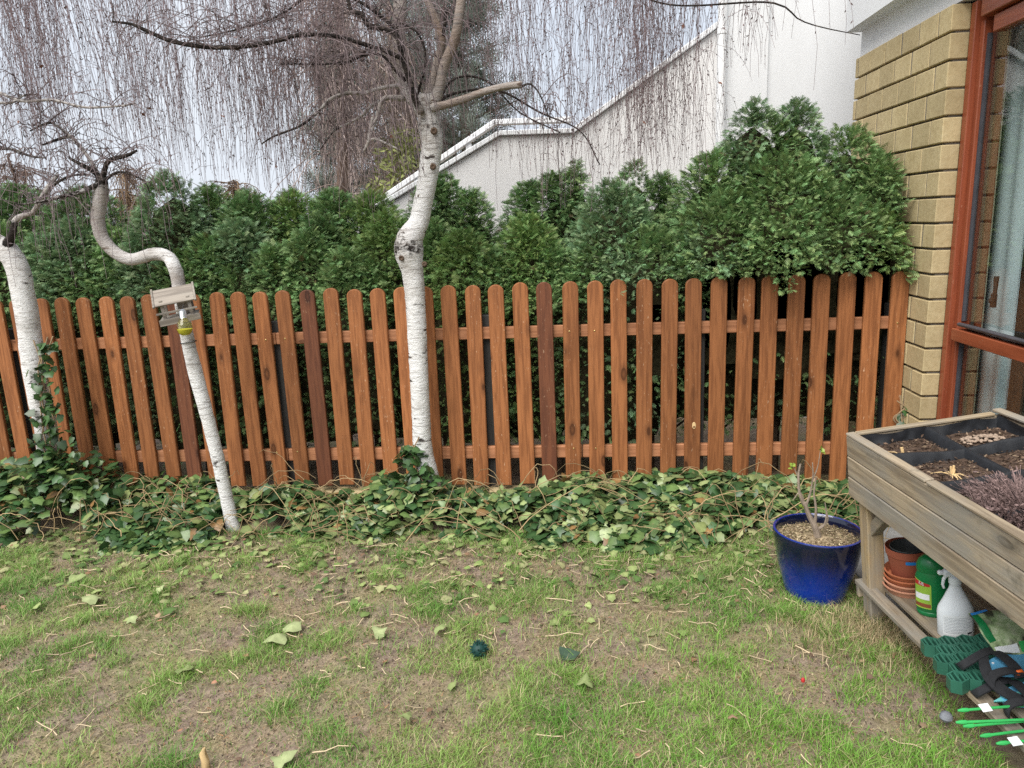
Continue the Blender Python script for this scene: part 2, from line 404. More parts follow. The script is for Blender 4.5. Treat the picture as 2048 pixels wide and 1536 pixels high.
def blue_glaze():
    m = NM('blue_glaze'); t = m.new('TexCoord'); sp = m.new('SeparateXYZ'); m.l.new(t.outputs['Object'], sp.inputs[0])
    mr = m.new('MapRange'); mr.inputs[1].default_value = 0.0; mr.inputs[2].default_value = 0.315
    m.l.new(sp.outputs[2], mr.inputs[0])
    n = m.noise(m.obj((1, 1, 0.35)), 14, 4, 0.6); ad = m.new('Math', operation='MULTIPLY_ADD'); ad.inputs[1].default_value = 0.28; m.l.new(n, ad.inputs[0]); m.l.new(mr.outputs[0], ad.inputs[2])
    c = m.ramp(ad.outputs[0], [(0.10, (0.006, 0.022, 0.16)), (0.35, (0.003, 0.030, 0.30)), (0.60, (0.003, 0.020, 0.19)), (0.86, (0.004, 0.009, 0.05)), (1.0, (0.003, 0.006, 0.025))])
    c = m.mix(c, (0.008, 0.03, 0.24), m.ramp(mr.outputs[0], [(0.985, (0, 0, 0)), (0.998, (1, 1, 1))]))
    m.bump(m.noise(m.obj(), 30, 3), 0.05, 0.004)
    return m.done(c, 0.16, 0.5, **{'Coat Weight': 0.6, 'Coat Roughness': 0.08})
M['blue'] = blue_glaze()
M['terracotta'] = plain('terracotta', (0.46, 0.155, 0.075), 0.75, 0.25, 0.2, 10)
M['terracotta_pale'] = plain('pale_terracotta', (0.56, 0.28, 0.18), 0.8, 0.2, 0.2, 10)
M['terra_plastic'] = plain('terracotta_plastic', (0.30, 0.085, 0.05), 0.5, 0.4, 0.12, 10)
M['black_plastic'] = plain('black_plastic', (0.045, 0.05, 0.05), 0.5)
M['sticker_blue'] = plain('blue_sticker', (0.02, 0.22, 0.60), 0.5)
M['green_bottle'] = plain('green_plastic', (0.006, 0.155, 0.045), 0.3, 0.5, 0.08)
M['white_plastic'] = plain('white_plastic', (0.70, 0.74, 0.78), 0.4, 0.4, 0.04)
M['print'] = plain('grey_print', (0.30, 0.33, 0.36), 0.6)
M['label_white'] = plain('label_white', (0.72, 0.75, 0.77), 0.5, 0.3, 0.03)
M['red'] = plain('red_print', (0.42, 0.025, 0.025), 0.5)
M['lime'] = plain('lime_print', (0.30, 0.50, 0.06), 0.5)
M['dark_green'] = plain('dark_green_plastic', (0.030, 0.125, 0.085), 0.42, 0.4, 0.15)
M['light_blue'] = plain('light_blue_plastic', (0.10, 0.34, 0.55), 0.45, 0.4, 0.12)
M['strap'] = plain('black_strap', (0.022, 0.023, 0.026), 0.75, 0.3, 0.2, 60, 0.4)
M['orange'] = plain('orange_plastic', (0.75, 0.14, 0.02), 0.5)
M['stake_green'] = plain('bright_green_plastic', (0.035, 0.36, 0.09), 0.4)
M['teal'] = plain('teal_leaf_plastic', (0.12, 0.42, 0.42), 0.5, 0.4, 0.3, 12)
M['liner'] = plain('black_liner', (0.016, 0.018, 0.022), 0.62, 0.4, 0.25, 40, 0.25)
M['soil'] = plain('potting_soil', (0.095, 0.064, 0.047), 0.95, 0.1, 0.5, 60, 1.0)
M['dry_soil'] = plain('dry_pot_soil', (0.32, 0.25, 0.16), 0.95, 0.1, 0.45, 70, 1.0)
M['silver'] = plain('silver_cap', (0.75, 0.76, 0.77), 0.22, 0.5, 0.05, Metallic=1.0)
M['bulb'] = glass('bulb_glass', (0.93, 0.92, 0.62, 1))
M['bulb_fill'] = plain('yellow_bulb_coating', (0.62, 0.60, 0.10), 0.3, 0.5, 0.2)
M['wire'] = plain('black_wire', (0.02, 0.02, 0.02), 0.5)
M['slab'] = plain('grey_paving', (0.24, 0.24, 0.235), 0.9, 0.15, 0.22, 9, 0.6)
M['stone'] = plain('grey_stone', (0.16, 0.17, 0.19), 0.6, 0.3, 0.3, 40, 0.5)
M['ball'] = plain('dark_green_rubber', (0.010, 0.045, 0.038), 0.55, 0.3, 0.2)
M['cut_wood'] = plain('pale_cut_wood', (0.60, 0.43, 0.22), 0.8, 0.2, 0.25, 30)
def bag_mat():
    m = NM('bag_print'); v = m.obj(); n = m.noise(v, 26, 5, 0.7); n2 = m.noise(m.obj((1, 0.4, 1)), 13, 3)
    c = m.ramp(n, [(0.3, (0.14, 0.24, 0.09)), (0.5, (0.34, 0.44, 0.24)), (0.7, (0.58, 0.62, 0.46))])
    c = m.mix(c, (0.06, 0.07, 0.045), m.ramp(n2, [(0.38, (1, 1, 1)), (0.46, (0, 0, 0))])); return m.done(c, 0.35, 0.5)
M['bag'] = bag_mat()

# ================================================================ SETTING
xs = np.concatenate([np.array([-150, -80, -45, -25, -14, -8, -6]), np.arange(-5, 2.9, 0.05), np.array([3.5, 5, 8, 14, 25, 45, 80, 150])])
ys = np.concatenate([np.array([-60, -25, -12, -8, -6, -5]), np.arange(-4.5, 1.2, 0.05), np.array([1.6, 2.4, 3.5, 5, 8, 14, 25, 45, 80, 150, 260])])
gx, gy = np.meshgrid(xs, ys); nx, ny = len(xs), len(ys)
gv = np.stack([gx.ravel(), gy.ravel(), gh(gx, gy).ravel()], 1)
i0 = (np.arange(ny - 1)[:, None] * nx + np.arange(nx - 1)[None]).ravel()
ground = np_tris('ground', gv, np.stack([i0, i0 + 1, i0 + 1 + nx, i0 + nx], 1), M['ground'], smooth=True)
tag(ground, kind='structure')

# paving slabs under the planter by the house
pv = bpy.data.objects.new('paving', None); link(pv); tag(pv, kind='structure')
for i in range(2):
    for j in range(3):
        MB().box((1.80 + i * 0.405, -0.52 - j * 0.405, -0.012), (0.395, 0.395, 0.07), (random.uniform(-.006, .006), random.uniform(-.006, .006), 0), 0.004).build('paving_slab', M['slab'], pv)

# ================================================================ HOUSE ON THE RIGHT
XW = 2.16
house = thing('brick_house', 'yellow brick house wall with white stucco above and tall red-brown window', 'house', (XW, -0.3, 0))
YN, YF, BH, BL, ZT = -0.255, 1.02, 0.1295, 0.216, 2.635
wall = MB().box((XW + 0.120, (YN + YF) / 2 + 0.006, ZT / 2), (0.22, YF - YN - 0.03, ZT - 0.01)).build('brick_wall', M['mortar'], house)
bmesh_cache = {}
def brick_obj(parent, c, size, mat, jig=0.002, name='brick', bev=0.004):
    key = tuple(round(q, 3) for q in size)
    if key not in bmesh_cache:
        b = MB().box((0, 0, 0), size, None, bev); me = b.mesh(name); me.materials.append(mat); bmesh_cache[key] = me
    o = put(name, bmesh_cache[key], parent)
    o.location = (c[0] + random.uniform(-jig, jig), c[1] + random.uniform(-jig, jig), c[2]); o.rotation_euler = (0, random.uniform(-.006, .006), random.uniform(-.006, .006))
    return o
k = 0; joints = MB()
while ZT - BH * (k + 1) > -0.1:
    zc = ZT - BH * (k + 0.5); y = YN + 0.002
    first = True
    off = BL if k % 2 else BL / 2 + 0.035
    while y < YF - 0.02:
        L = off if first else BL; first = False
        y2 = min(y + L, YF)
        if y2 - y > 0.03:
            brick_obj(wall, (XW + 0.03, (y + y2) / 2, zc), (0.09, y2 - y - 0.013, BH - 0.012), M['brick'])
        if y2 < YF - 0.01: joints.box((XW + 0.024, y2, zc), (0.07, 0.0125, BH - 0.016))
        y = y2
    brick_obj(wall, (XW + 0.118, YN + 0.022, zc + 0.001), (0.080, 0.05, BH - 0.013), M['brick'], 0.001)   # return next to the window
    k += 1
jo = joints.build('upright_joints', M['mortar'], wall); jo['kind'] = 'stuff'
# stucco above: recessed band and the overhanging upper storey
MB().box((XW + 0.33, 0.37, 2.85), (0.62, 1.33, 0.42)).build('stucco_band', M['stucco'], house)
up = MB(); up.box((XW + 0.95, -2.2, 3.42), (2.06, 6.48, 1.25)).build('upper_wall', M['stucco'], house)
MB().box((XW + 0.9, -2.7, 2.72), (1.6, 4.9, 0.16)).build('lintel', M['stucco'], house)
# window
GX = XW + 0.10
win = bpy.data.objects.new('window', None); link(win); win.parent = house; win.matrix_parent_inverse = Matrix.Translation(-house.location)
def wpart(name, mb, mat, sm=False): return mb.build(name, mat, win, sm)
WT, WN = 2.625, -3.4      # top of frame, near end
wpart('frame', MB().box((GX + 0.02, YN - 0.027, WT / 2), (0.11, 0.047, WT), None, 0.004), M['frame'])
wpart('frame', MB().box((GX + 0.03, (WN + YN - 0.09) / 2, WT - 0.042), (0.128, abs(WN - YN + 0.09) - 0.004, 0.083), None, 0.004), M['frame_h'])
wpart('sash', MB().box((GX + 0.02, YN - 0.070, 1.80), (0.06, 0.037, 1.46), None, 0.004), M['frame'])
wpart('sash', MB().box((GX + 0.02, YN - 0.070, 0.52), (0.06, 0.037, 1.0), None, 0.004), M['frame'])
wpart('sash', MB().box((GX + 0.02, (WN + YN - 0.16) / 2, 2.495), (0.058, abs(WN - YN + 0.16) - 0.004, 0.075), None, 0.004), M['frame_h'])
wpart('transom', MB().box((GX + 0.02, (WN + YN - 0.09) / 2, 1.045), (0.12, abs(WN - YN + 0.09) - 0.006, 0.062), None, 0.004), M['frame_h'])
wpart('drip_rail', MB().box((GX - 0.005, (WN + YN - 0.13) / 2, 1.095), (0.07, abs(WN - YN + 0.13) - 0.006, 0.020), (0, 0.25, 0), 0.008), M['gasket'])
wpart('gasket', MB().box((GX + 0.016, YN - 0.093, 1.79), (0.02, 0.008, 1.36)), M['gasket'])
wpart('gasket', MB().box((GX + 0.016, YN - 0.093, 0.51), (0.02, 0.008, 0.98)), M['gasket'])
wpart('pane', MB().box((GX + 0.022, (WN + YN - 0.09) / 2, 1.79), (0.006, abs(WN - YN + 0.09) - 0.012, 1.35)), M['glass'])
wpart('pane', MB().box((GX + 0.022, (WN + YN - 0.09) / 2, 0.51), (0.006, abs(WN - YN + 0.09) - 0.012, 0.97)), M['glass'])
wpart('inner_frame', MB().box((GX + 0.12, YN - 0.025, 1.3), (0.03, 0.018, 2.5)), M['frame'])
wpart('inner_strip', MB().box((GX + 0.14, YN - 0.020, 1.3), (0.010, 0.012, 2.48)), M['cream'])
wpart('inner_strip', MB().box((GX + 0.12, (WN + YN - 0.23) / 2, 0.985), (0.02, 2.3, 0.055)), M['cream'])
wpart('inner_frame', MB().box((GX + 0.125, (WN + YN - 0.23) / 2, 0.94), (0.02, 2.3, 0.028)), M['frame_h'])
hp = [(GX + 0.09, YN - 0.175, 1.22), (GX + 0.10, YN - 0.19, 1.222), (GX + 0.10, YN - 0.195, 1.27), (GX + 0.10, YN - 0.195, 1.34)]
wpart('handle', MB().tube(hp, [0.012, 0.011, 0.010, 0.013], 8).box((GX + 0.108, YN - 0.175, 1.22), (0.02, 0.03, 0.07), None, 0.004), M['bronze'], True)
# the room behind the glass
rm = MB(); rm.box((3.9, -1.9, 1.3), (0.1, 4.4, 2.9)); rm.box((3.1, 0.15, 1.3), (1.5, 0.1, 2.9)); rm.box((3.1, -3.9, 1.3), (1.5, 0.1, 2.9)); rm.box((3.1, -1.9, -0.02), (1.55, 4.0, 0.06)); rm.box((3.05, -1.9, 2.62), (1.55, 4.0, 0.06))
rm.build('room', M['room'], house)
nc = 60; cy_ = np.linspace(YN + 0.16, YN - 0.17, nc); cx_ = 2.47 + 0.008 * np.sin(np.linspace(0, 14, nc)); mb = MB()
mb.add([(a, b, 0.06) for a, b in zip(cx_, cy_)] + [(a, b, 2.5) for a, b in zip(cx_, cy_)] + [(a + .006, b, 0.06) for a, b in zip(cx_, cy_)] + [(a + .006, b, 2.5) for a, b in zip(cx_, cy_)],
       [(i, i + 1, nc + i + 1, nc + i) for i in range(nc - 1)] + [(2 * nc + i + 1, 2 * nc + i, 3 * nc + i, 3 * nc + i + 1) for i in range(nc - 1)])
cu = mb.build('curtain', M['curtain'], None, True); tag(cu, 'pale blue-white blind hanging behind the tall house window', 'curtain')
sh = thing('indoor_shelf', 'dark wooden shelf unit seen dimly through the window glass', 'shelf', (2.75, -1.3, 0))
for z in (0.35, 0.75, 1.18): MB().box((2.8, -1.25, z), (0.3, 1.0, 0.03)).build('shelf_board', M['furn'], sh)
for y in (-0.78, -1.74): MB().box((2.8, y, 0.6), (0.3, 0.03, 1.2)).build('side_panel', M['furn'], sh)
fg = MB().lathe([(0.05, 0), (0.06, 0.03), (0.05, 0.09), (0.03, 0.13), (0.042, 0.16), (0.04, 0.2), (0.02, 0.23), (0.001, 0.24)], (2.74, -0.93, 1.196), 14).build('figurine', M['figurine'], None, True)
tag(fg, 'small grey figurine on the shelf behind the window', 'figurine')

# ================================================================ WHITE BUILDING AND OUTDOOR STAIR BEHIND
YS = 1.75
bw = thing('white_building', 'tall white stucco building wall behind the round thuja', 'building', (1.9, YS, 0))
a0 = at(1452, 100, Y=YS)[0]; a1 = at(1537, 100, Y=YS)[0]
MB().box(((a0 + a1) / 2, YS + 0.12, 2.6), (a1 - a0 - 0.004, 0.24, 5.2)).build('wall', M['stucco'], bw)
MB().box(((a1 + 3.6) / 2, YS + 0.15, 2.6), (3.6 - a1, 0.25, 5.2)).build('wall', M['stucco'], bw)
dp = thing('downpipe', 'white downpipe at the left corner of the white building', 'pipe', (a0 - 0.035, YS, 0))
MB().tube([(a0 - 0.035, YS - 0.03, 0.02), (a0 - 0.035, YS - 0.03, 5.2)], 0.034, 12).build('pipe', M['white_paint'], dp, True)
for z in (1.9, 3.0): MB().lathe([(0.038, -0.02), (0.038, 0.02)], (a0 - 0.035, YS - 0.03, z), 12).build('bracket', M['white_paint'], dp, True)
st = thing('outdoor_stair', 'white parapet wall of an outdoor stair climbing to the right', 'stairs', (0.2, YS + 0.3, 0))
YP = YS + 0.25
q = [at(x, y, Y=YP) for x, y in ((700, 450), (795, 397), (1000, 273), (1148, 268), (1440, 54))]
poly = [(p[0], p[2]) for p in q] + [(q[-1][0], 0.0), (q[0][0], 0.0)]
MB().prism(poly, YP, YP + 0.18).build('parapet', M['stucco2'], st)
for i in range(4):     # coping pieces, proud of the wall
    (x0, z0), (x1, z1) = poly[i], poly[i + 1]
    d = math.atan2(z1 - z0, x1 - x0); L = math.hypot(x1 - x0, z1 - z0)
    MB().box(((x0 + x1) / 2 - math.sin(d) * 0.024, YP + 0.09, (z0 + z1) / 2 + math.cos(d) * 0.024), (L + 0.012, 0.25, 0.038), (0, -d, 0), 0.005).build('coping', M['white_paint'], st)
YR = YP + 0.9
q2 = [at(x, y, Y=YR) for x, y in ((776, 390), (990, 245), (1140, 240))]
for i in range(2):
    d = q2[i + 1] - q2[i]; an = math.atan2(d[2], d[0]); c = (q2[i] + q2[i + 1]) / 2
    MB().box(c, (np.linalg.norm(d) + 0.02, 0.10, 0.048), (0, -an, 0), 0.006).build('handrail', M['white_paint'], st)
for x in (830, 938, 1085):
    t = at(x, 300, Y=YR)[0]; z = np.interp(t, [p[0] for p in q2], [p[2] for p in q2])
    MB().box((t, YR, z - 0.35), (0.05, 0.05, 0.64)).build('rail_post', M['white_paint'], st)
MB().box((1.2, YR + 0.3, 1.0), (1.3, 0.9, 2.0)).build('stair_block', M['stucco2'], st)

# ================================================================ FENCE
ZB, PH, PP = 0.13, 1.216, 0.14
fence = thing('picket_fence', 'orange-brown stained wooden picket fence with rounded tops along the ivy bed', 'fence', (0, 0, 0))
def picket_mesh(name, w, h, t, mat):
    n = 12; r = w / 2
    pl = [(-r, 0), (r, 0), (r, h - 0.042)] + [(r * math.cos(a), h - 0.042 + 0.042 * math.sin(a)) for a in np.linspace(0.12, PI - 0.12, n)] + [(-r, h - 0.042)]
    b = 0.0035; m_ = MB(); nn = len(pl)
    cx, cz = 0, h / 2
    ins = [(x - b * np.sign(x) if abs(x) > b else x, z + (b if z < h / 2 else -b * 0.9)) for x, z in pl]
    V = [(x, -t, z) for x, z in ins] + [(x, -t + b, z) for x, z in pl] + [(x, 0, z) for x, z in pl]
    Fs = [tuple(range(nn)), tuple(range(3 * nn - 1, 2 * nn - 1, -1))]
    for lv in (0, 1):
        for i in range(nn):
            j = (i + 1) % nn; Fs.append((lv * nn + i, (lv + 1) * nn + i, (lv + 1) * nn + j, lv * nn + j))
    m_.add(V, Fs); me = m_.mesh(name); me.materials.append(mat); return me
pm = picket_mesh('picket', 0.091, PH, 0.021, M['picket']); pmd = picket_mesh('picket', 0.091, PH, 0.021, M['picket_dark'])
scr = MB().lathe([(0.0045, -0.001), (0.0045, 0.0015), (0.002, 0.0025)], (0, 0, 0), 8, (PI / 2, 0, 0)).mesh('screw'); scr.materials.append(M['brass'])
for i in range(-13, 36):
    x = (i - 20) * PP; dark = i in (5, 11, 21)
    o = put('picket', pmd if dark else pm, fence, False)
    o.location = (x + random.uniform(-.003, .003), random.uniform(-.0015, .0015), ZB + random.uniform(-.004, .004) + (0.006 if i == 12 else 0))
    o.rotation_euler = (random.uniform(-.004, .004), random.uniform(-.006, .006), 0)
    if dark: o['label'] = 'dark brown replacement picket'
    if i == 27:
        kn = MB().lathe([(0.019, 0), (0.017, 0.0016), (0.006, 0.002)], (0, 0, 0), 14, (PI / 2, 0, 0)).build('knot', M['cut_wood'], o, False, False); kn.location = (0.008, -0.0205, 0.36); kn.scale = (0.62, 1, 1.15)
        kn = MB().lathe([(0.006, 0), (0.004, 0.0015)], (0, 0, 0), 10, (PI / 2, 0, 0)).build('knot', M['picket_dark'], o, False, False); kn.location = (0.008, -0.0225, 0.352)
    if i in (-1, 9, 10, 22, 23, 35):
        for z in (0.225, 0.93):
            s_ = put('screw', scr, o, False); s_.location = (random.uniform(-.012, .012), -0.0215, z)
XL, XR = -4.85, 2.165; js = [XL, -3.31, -1.487, 0.336, XR]
for z0, z1 in ((1.024, 1.094), (0.290, 0.366)):
    for a, b in zip(js[:-1], js[1:]):
        r_ = MB().box((0, 0, 0), (b - a - 0.004, 0.034, z1 - z0), None, 0.004).build('rail', M['rail'], fence, False, False)
        r_.location = ((a + b) / 2, 0.0195, (z0 + z1) / 2)
for x in (-4.7, -3.2, -1.486, -0.205, 1.02, 2.10):
    p_ = MB().box((0, 0, 0), (0.07, 0.07, 1.12), None, 0.004).build('post', M['post'], fence, False, False); p_.location = (x, 0.075, 0.60)
# low brick edging under it
lw = thing('brick_edging', 'low course of yellow bricks under the picket fence', 'wall', (-0.8, 0, 0))
x = -4.8
while x < 2.1:
    brick_obj(lw, (x + 0.105, 0.02, 0.052), (0.203, 0.10, 0.085), M['brick'], 0.003); x += 0.211

# ================================================================ FOLIAGE
def finger_template(nf=4):  # flat branching spray
    V = []; Fs = []
    def blade(x0, y0, x1, y1, w, b0, b1):
        dx, dy = x1 - x0, y1 - y0; L = math.hypot(dx, dy); px, py = -dy / L * w, dx / L * w
        n = len(V); mx_, my_ = x0 + dx * .55, y0 + dy * .55
        k0 = 0.18; V.extend([(x0 + dx * k0 + px, y0 + dy * k0 + py, b0), (x0 + dx * k0 - px, y0 + dy * k0 - py, b0), (x1, y1, b1)]); Fs.append((n, n + 1, n + 2))
    bend = lambda t: -0.28 * t * t
    blade(0, 0, 1.0, 0, 0.055, 0, bend(1))
    for i in range(nf):
        t = 0.14 + 0.19 * i; L = 0.58 - 0.09 * i
        for sg in (1, -1):
            tt = t + (0.06 if sg < 0 else 0); ang = math.radians(42 - 3 * i)
            x1, y1 = tt + L * math.cos(ang), sg * L * math.sin(ang)
            blade(tt, 0, x1, y1, 0.062, bend(tt), bend(x1) - 0.05)
    return np.array(V), np.array(Fs)
SPT, SPF = finger_template()
SPC = 0.70 + 0.75 * np.clip(np.hypot(SPT[:, 0], SPT[:, 1]), 0, 1)     # new growth at the tips is paler

def lobe_points(c, rx, ry, z0, z1, n, pw=5.5):
    """points and outward normals on a bullet-shaped lobe from z0 up to z1"""
    t = rng.random(n) ** 0.8; th = rng.random(n) * 2 * PI
    prof = lambda q: np.clip(1 - q ** pw, 0, 1) ** 0.62 * (0.72 + 0.28 * np.clip(q / 0.25, 0, 1))
    R = prof(t); dR = (prof(t + 0.02) - prof(t - 0.02)) / 0.04
    lump = 1 + 0.09 * np.sin(th * 5 + t * 9 + c[0] * 7) + 0.07 * np.sin(th * 3 - t * 14 + c[0] * 3) + 0.22 * (vnoise(th * 2.2 + c[0] * 5, t * 5 + c[1] * 9, 1.6) - 0.5)
    p = np.stack([c[0] + rx * R * lump * np.cos(th), c[1] + ry * R * lump * np.sin(th), z0 + (z1 - z0) * t], 1)
    nrm = np.stack([np.cos(th) / rx, np.sin(th) / ry, -dR / (z1 - z0)], 1); nrm /= np.linalg.norm(nrm, axis=1)[:, None]
    return p, nrm

GREENS = {  # young tips are paler than the old scale leaves
    'mid': (0.182, 0.285, 0.110), 'deep': (0.150, 0.245, 0.096), 'blue': (0.192, 0.290, 0.148), 'yellow': (0.196, 0.298, 0.098)}
def thuja(label, lobes, stems, hue='mid', group='thuja shrubs behind the fence'):
    """lobes: (px, py_top, half width px, Y, z_bottom, density)"""
    cen = at(lobes[0][0], 560, Y=lobes[0][3]); root = thing('thuja_shrub', label, 'shrub', (cen[0], cen[1], 0.03), group)
    VV, FF, CC = [], [], []; off = 0; core = MB(); geo = []
    for (px, pyt, hw, Y, zb, hu) in lobes:
        zb = zb - 0.2 if zb <= 0.5 else zb; top = at(px, pyt, Y=Y); ll = at(px - hw, 520, Y=Y); rr = at(px + hw, 520, Y=Y); rx = (rr[0] - ll[0]) / 2 * 1.22
        geo.append(((ll[0] + rr[0]) / 4 + top[0] / 2, Y, rx, min(rx, 0.40), zb, top[2]))
    for li, (px, pyt, hw, Y, zb, hu) in enumerate(lobes):
        zb = zb - 0.2 if zb <= 0.5 else zb
        top = at(px, pyt, Y=Y); ll = at(px - hw, 520, Y=Y); rr = at(px + hw, 520, Y=Y)
        rx = (rr[0] - ll[0]) / 2 * 1.22; cx = (ll[0] + rr[0]) / 2 * 0.5 + top[0] * 0.5; ry = min(rx, 0.40); zt = top[2]
        area = PI * (rx + ry) * (zt - zb); n = int(area * 4100)
        p, nr = lobe_points((cx, Y), rx, ry, zb, zt, n)
        keep = (nr[:, 1] < 0.3); p, nr = p[keep], nr[keep]; n = len(p)
        dep = rng.random(n) ** 1.5 * 0.16; p = p - nr * dep[:, None]
        wall_ = p[:, 0] < XW - 0.05; p, nr = p[wall_], nr[wall_]; n = len(p)
        drape = 1.20 + 0.22 * vnoise(p[:, 0], p[:, 0] * 0, 9.0); fr_ = ~((p[:, 1] < 0.07) & (p[:, 1] > -0.035) & (p[:, 2] < 1.34)) & ~((p[:, 1] <= -0.035) & (p[:, 2] < drape)); p, nr = p[fr_], nr[fr_]; n = len(p)
        ins = np.zeros(n, bool)                       # nothing grows inside a neighbouring clump
        for lj, (gx_, gy_, grx, gry, gz0, gz1) in enumerate(geo):
            if lj == li: continue
            t_ = np.clip((p[:, 2] - gz0) / (gz1 - gz0), 0, 1.2); R_ = np.clip(1 - t_ ** 5.5, 0, 1) ** 0.62 * 0.74
            ins |= (((p[:, 0] - gx_) / grx) ** 2 + ((p[:, 1] - gy_) / gry) ** 2 < R_ ** 2) & (p[:, 2] > gz0)
        low = (p[:, 2] < 1.15) & (rng.random(n) < 0.72); ok_ = ~(ins | low); p, nr = p[ok_], nr[ok_]; n = len(p)
        ax = nr * 0.8 + np.array([0, -0.12, 0.16]) + rng.normal(size=(n, 3)) * 0.33
        ax, sd, nn = frames(ax, rng.normal(size=n) * 0.75 + PI * 0.0)
        base = np.array(GREENS[hu]); col = base[None] * (0.72 + 0.5 * rng.random(n))[:, None]
        patch = fbm(p[:, 0], p[:, 2], 6.0); col = col * (0.75 + 0.5 * patch)[:, None]
        col[:, 0] *= 1 + 0.25 * rng.normal(size=n).clip(-1, 1) * 0.6
        br = rng.random(n) < 0.008; col[br] = (0.13, 0.10, 0.05)
        V, Fa, C = scatter(SPT, SPF, p, ax, sd, nn, 0.026 + 0.038 * rng.random(n) ** 1.4, SPC, col)
        VV.append(V); FF.append(Fa + off); CC.append(C); off += len(V)
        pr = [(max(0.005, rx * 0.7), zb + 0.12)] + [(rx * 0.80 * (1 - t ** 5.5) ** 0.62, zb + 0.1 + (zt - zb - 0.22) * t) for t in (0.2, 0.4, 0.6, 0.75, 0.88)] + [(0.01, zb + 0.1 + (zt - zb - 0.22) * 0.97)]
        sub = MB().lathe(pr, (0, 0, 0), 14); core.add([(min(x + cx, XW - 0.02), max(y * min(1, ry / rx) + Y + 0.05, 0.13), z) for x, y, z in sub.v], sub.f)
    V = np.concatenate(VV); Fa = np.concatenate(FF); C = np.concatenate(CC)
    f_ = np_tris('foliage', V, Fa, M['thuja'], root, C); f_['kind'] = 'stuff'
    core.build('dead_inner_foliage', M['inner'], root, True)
    for (px, Y, r) in stems:
        b = at(px, 940, Y=Y); m_ = MB(); pts = [(b[0] + random.uniform(-.05, .05) * i / 5, Y + random.uniform(-.03, .03), 0.0 + i * 0.26) for i in range(6)]
        m_.tube(pts, np.linspace(r, r * 0.5, 6), 7, jit=0.06)
        for q_ in range(7):
            z = random.uniform(0.25, 1.1); a = random.uniform(0, 2 * PI); L = random.uniform(0.15, 0.35)
            m_.tube([(b[0], Y, z), (b[0] + L * .6 * math.cos(a), Y + L * .5 * math.sin(a), z + L * .5), (b[0] + L * math.cos(a), Y + L * .7 * math.sin(a), z + L)], [0.009, 0.006, 0.003], 5)
        m_.build('trunk', M['stem'], root, True)
    return root
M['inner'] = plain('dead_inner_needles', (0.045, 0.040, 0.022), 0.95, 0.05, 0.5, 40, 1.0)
M['stem'] = plain('thuja_bark', (0.10, 0.07, 0.05), 0.95, 0.1, 0.35, 30, 0.8)
thuja('dark thuja at the left edge behind the leaning birch trunk', [(-70, 385, 110, .62, .35, 'deep'), (45, 372, 95, .75, .35, 'deep'), (10, 450, 75, .42, .4, 'mid'), (90, 470, 60, .40, .4, 'blue')], [(-40, .5, .03), (60, .55, .03)])
thuja('thuja at the very end of the hedge beyond the left birch', [(-230, 380, 110, .62, .35, 'deep'), (-330, 395, 110, .66, .35, 'mid'), (-260, 460, 90, .42, .4, 'mid')], [(-240, .5, .03)])
thuja('dark green thuja behind the crooked birch crown', [(180, 378, 95, .72, .35, 'deep'), (150, 440, 75, .45, .4, 'blue'), (235, 455, 60, .40, .45, 'mid'), (165, 520, 60, .33, .5, 'mid')], [(150, .5, .03), (230, .5, .025)])
thuja('pointed pale green thuja right of the crooked birch trunk', [(345, 348, 60, .5, .9, 'blue'), (345, 385, 92, .5, .35, 'blue'), (415, 470, 60, .36, .45, 'mid'), (295, 460, 60, .36, .45, 'blue'), (365, 500, 70, .32, .5, 'mid')], [(340, .5, .035), (420, .5, .025)])
thuja('thuja with a low rounded front clump beside the pointed thuja', [(430, 372, 60, .75, .35, 'mid'), (505, 385, 75, .68, .35, 'deep'), (480, 440, 70, .45, .35, 'blue'), (545, 490, 55, .34, .5, 'mid'), (470, 525, 55, .32, .5, 'mid')], [(500, .5, .03), (555, .45, .025)])
thuja('flat-topped thuja hedge section left of the tall birch trunk', [(590, 386, 75, .8, .35, 'yellow'), (670, 384, 75, .82, .35, 'deep'), (745, 388, 75, .8, .35, 'yellow'), (615, 460, 65, .42, .4, 'mid'), (690, 500, 60, .34, .5, 'mid'), (775, 425, 65, .5, .4, 'yellow'), (650, 430, 60, .6, .4, 'deep'), (740, 515, 50, .32, .5, 'mid')], [(610, .5, .03), (700, .55, .035), (760, .5, .025)])
thuja('dark thuja just right of the tall birch trunk', [(885, 350, 70, .8, .35, 'deep'), (945, 380, 55, .76, .35, 'mid'), (925, 462, 80, .40, .4, 'yellow'), (985, 500, 55, .33, .5, 'mid'), (870, 440, 60, .5, .4, 'mid')], [(900, .5, .03), (965, .5, .03)])
thuja('deep green thuja with a small tuft on top below the stair wall', [(1060, 365, 65, .85, .35, 'deep'), (1115, 348, 75, .85, .35, 'deep'), (1152, 325, 24, .85, 1.2, 'mid'), (1055, 432, 75, .46, .4, 'yellow'), (1105, 490, 60, .36, .5, 'mid'), (1030, 520, 50, .32, .5, 'yellow')], [(1060, .5, .03), (1120, .5, .03)])
thuja('broad pale thuja front bush overhanging the fence middle', [(1225, 366, 72, .48, .6, 'blue'), (1230, 410, 105, .44, .4, 'blue'), (1300, 455, 85, .30, .6, 'mid'), (1195, 470, 80, .32, .5, 'mid'), (1340, 490, 70, .22, .8, 'mid'), (1260, 500, 70, .20, .95, 'blue')], [(1210, .5, .035), (1300, .45, .03)])
thuja('thuja with bumpy top behind the pale front bush', [(1268, 326, 34, .85, 1.2, 'mid'), (1265, 348, 75, .85, .4, 'mid'), (1325, 352, 60, .85, .4, 'mid'), (1375, 420, 55, .6, .6, 'deep')], [(1345, .55, .03)])
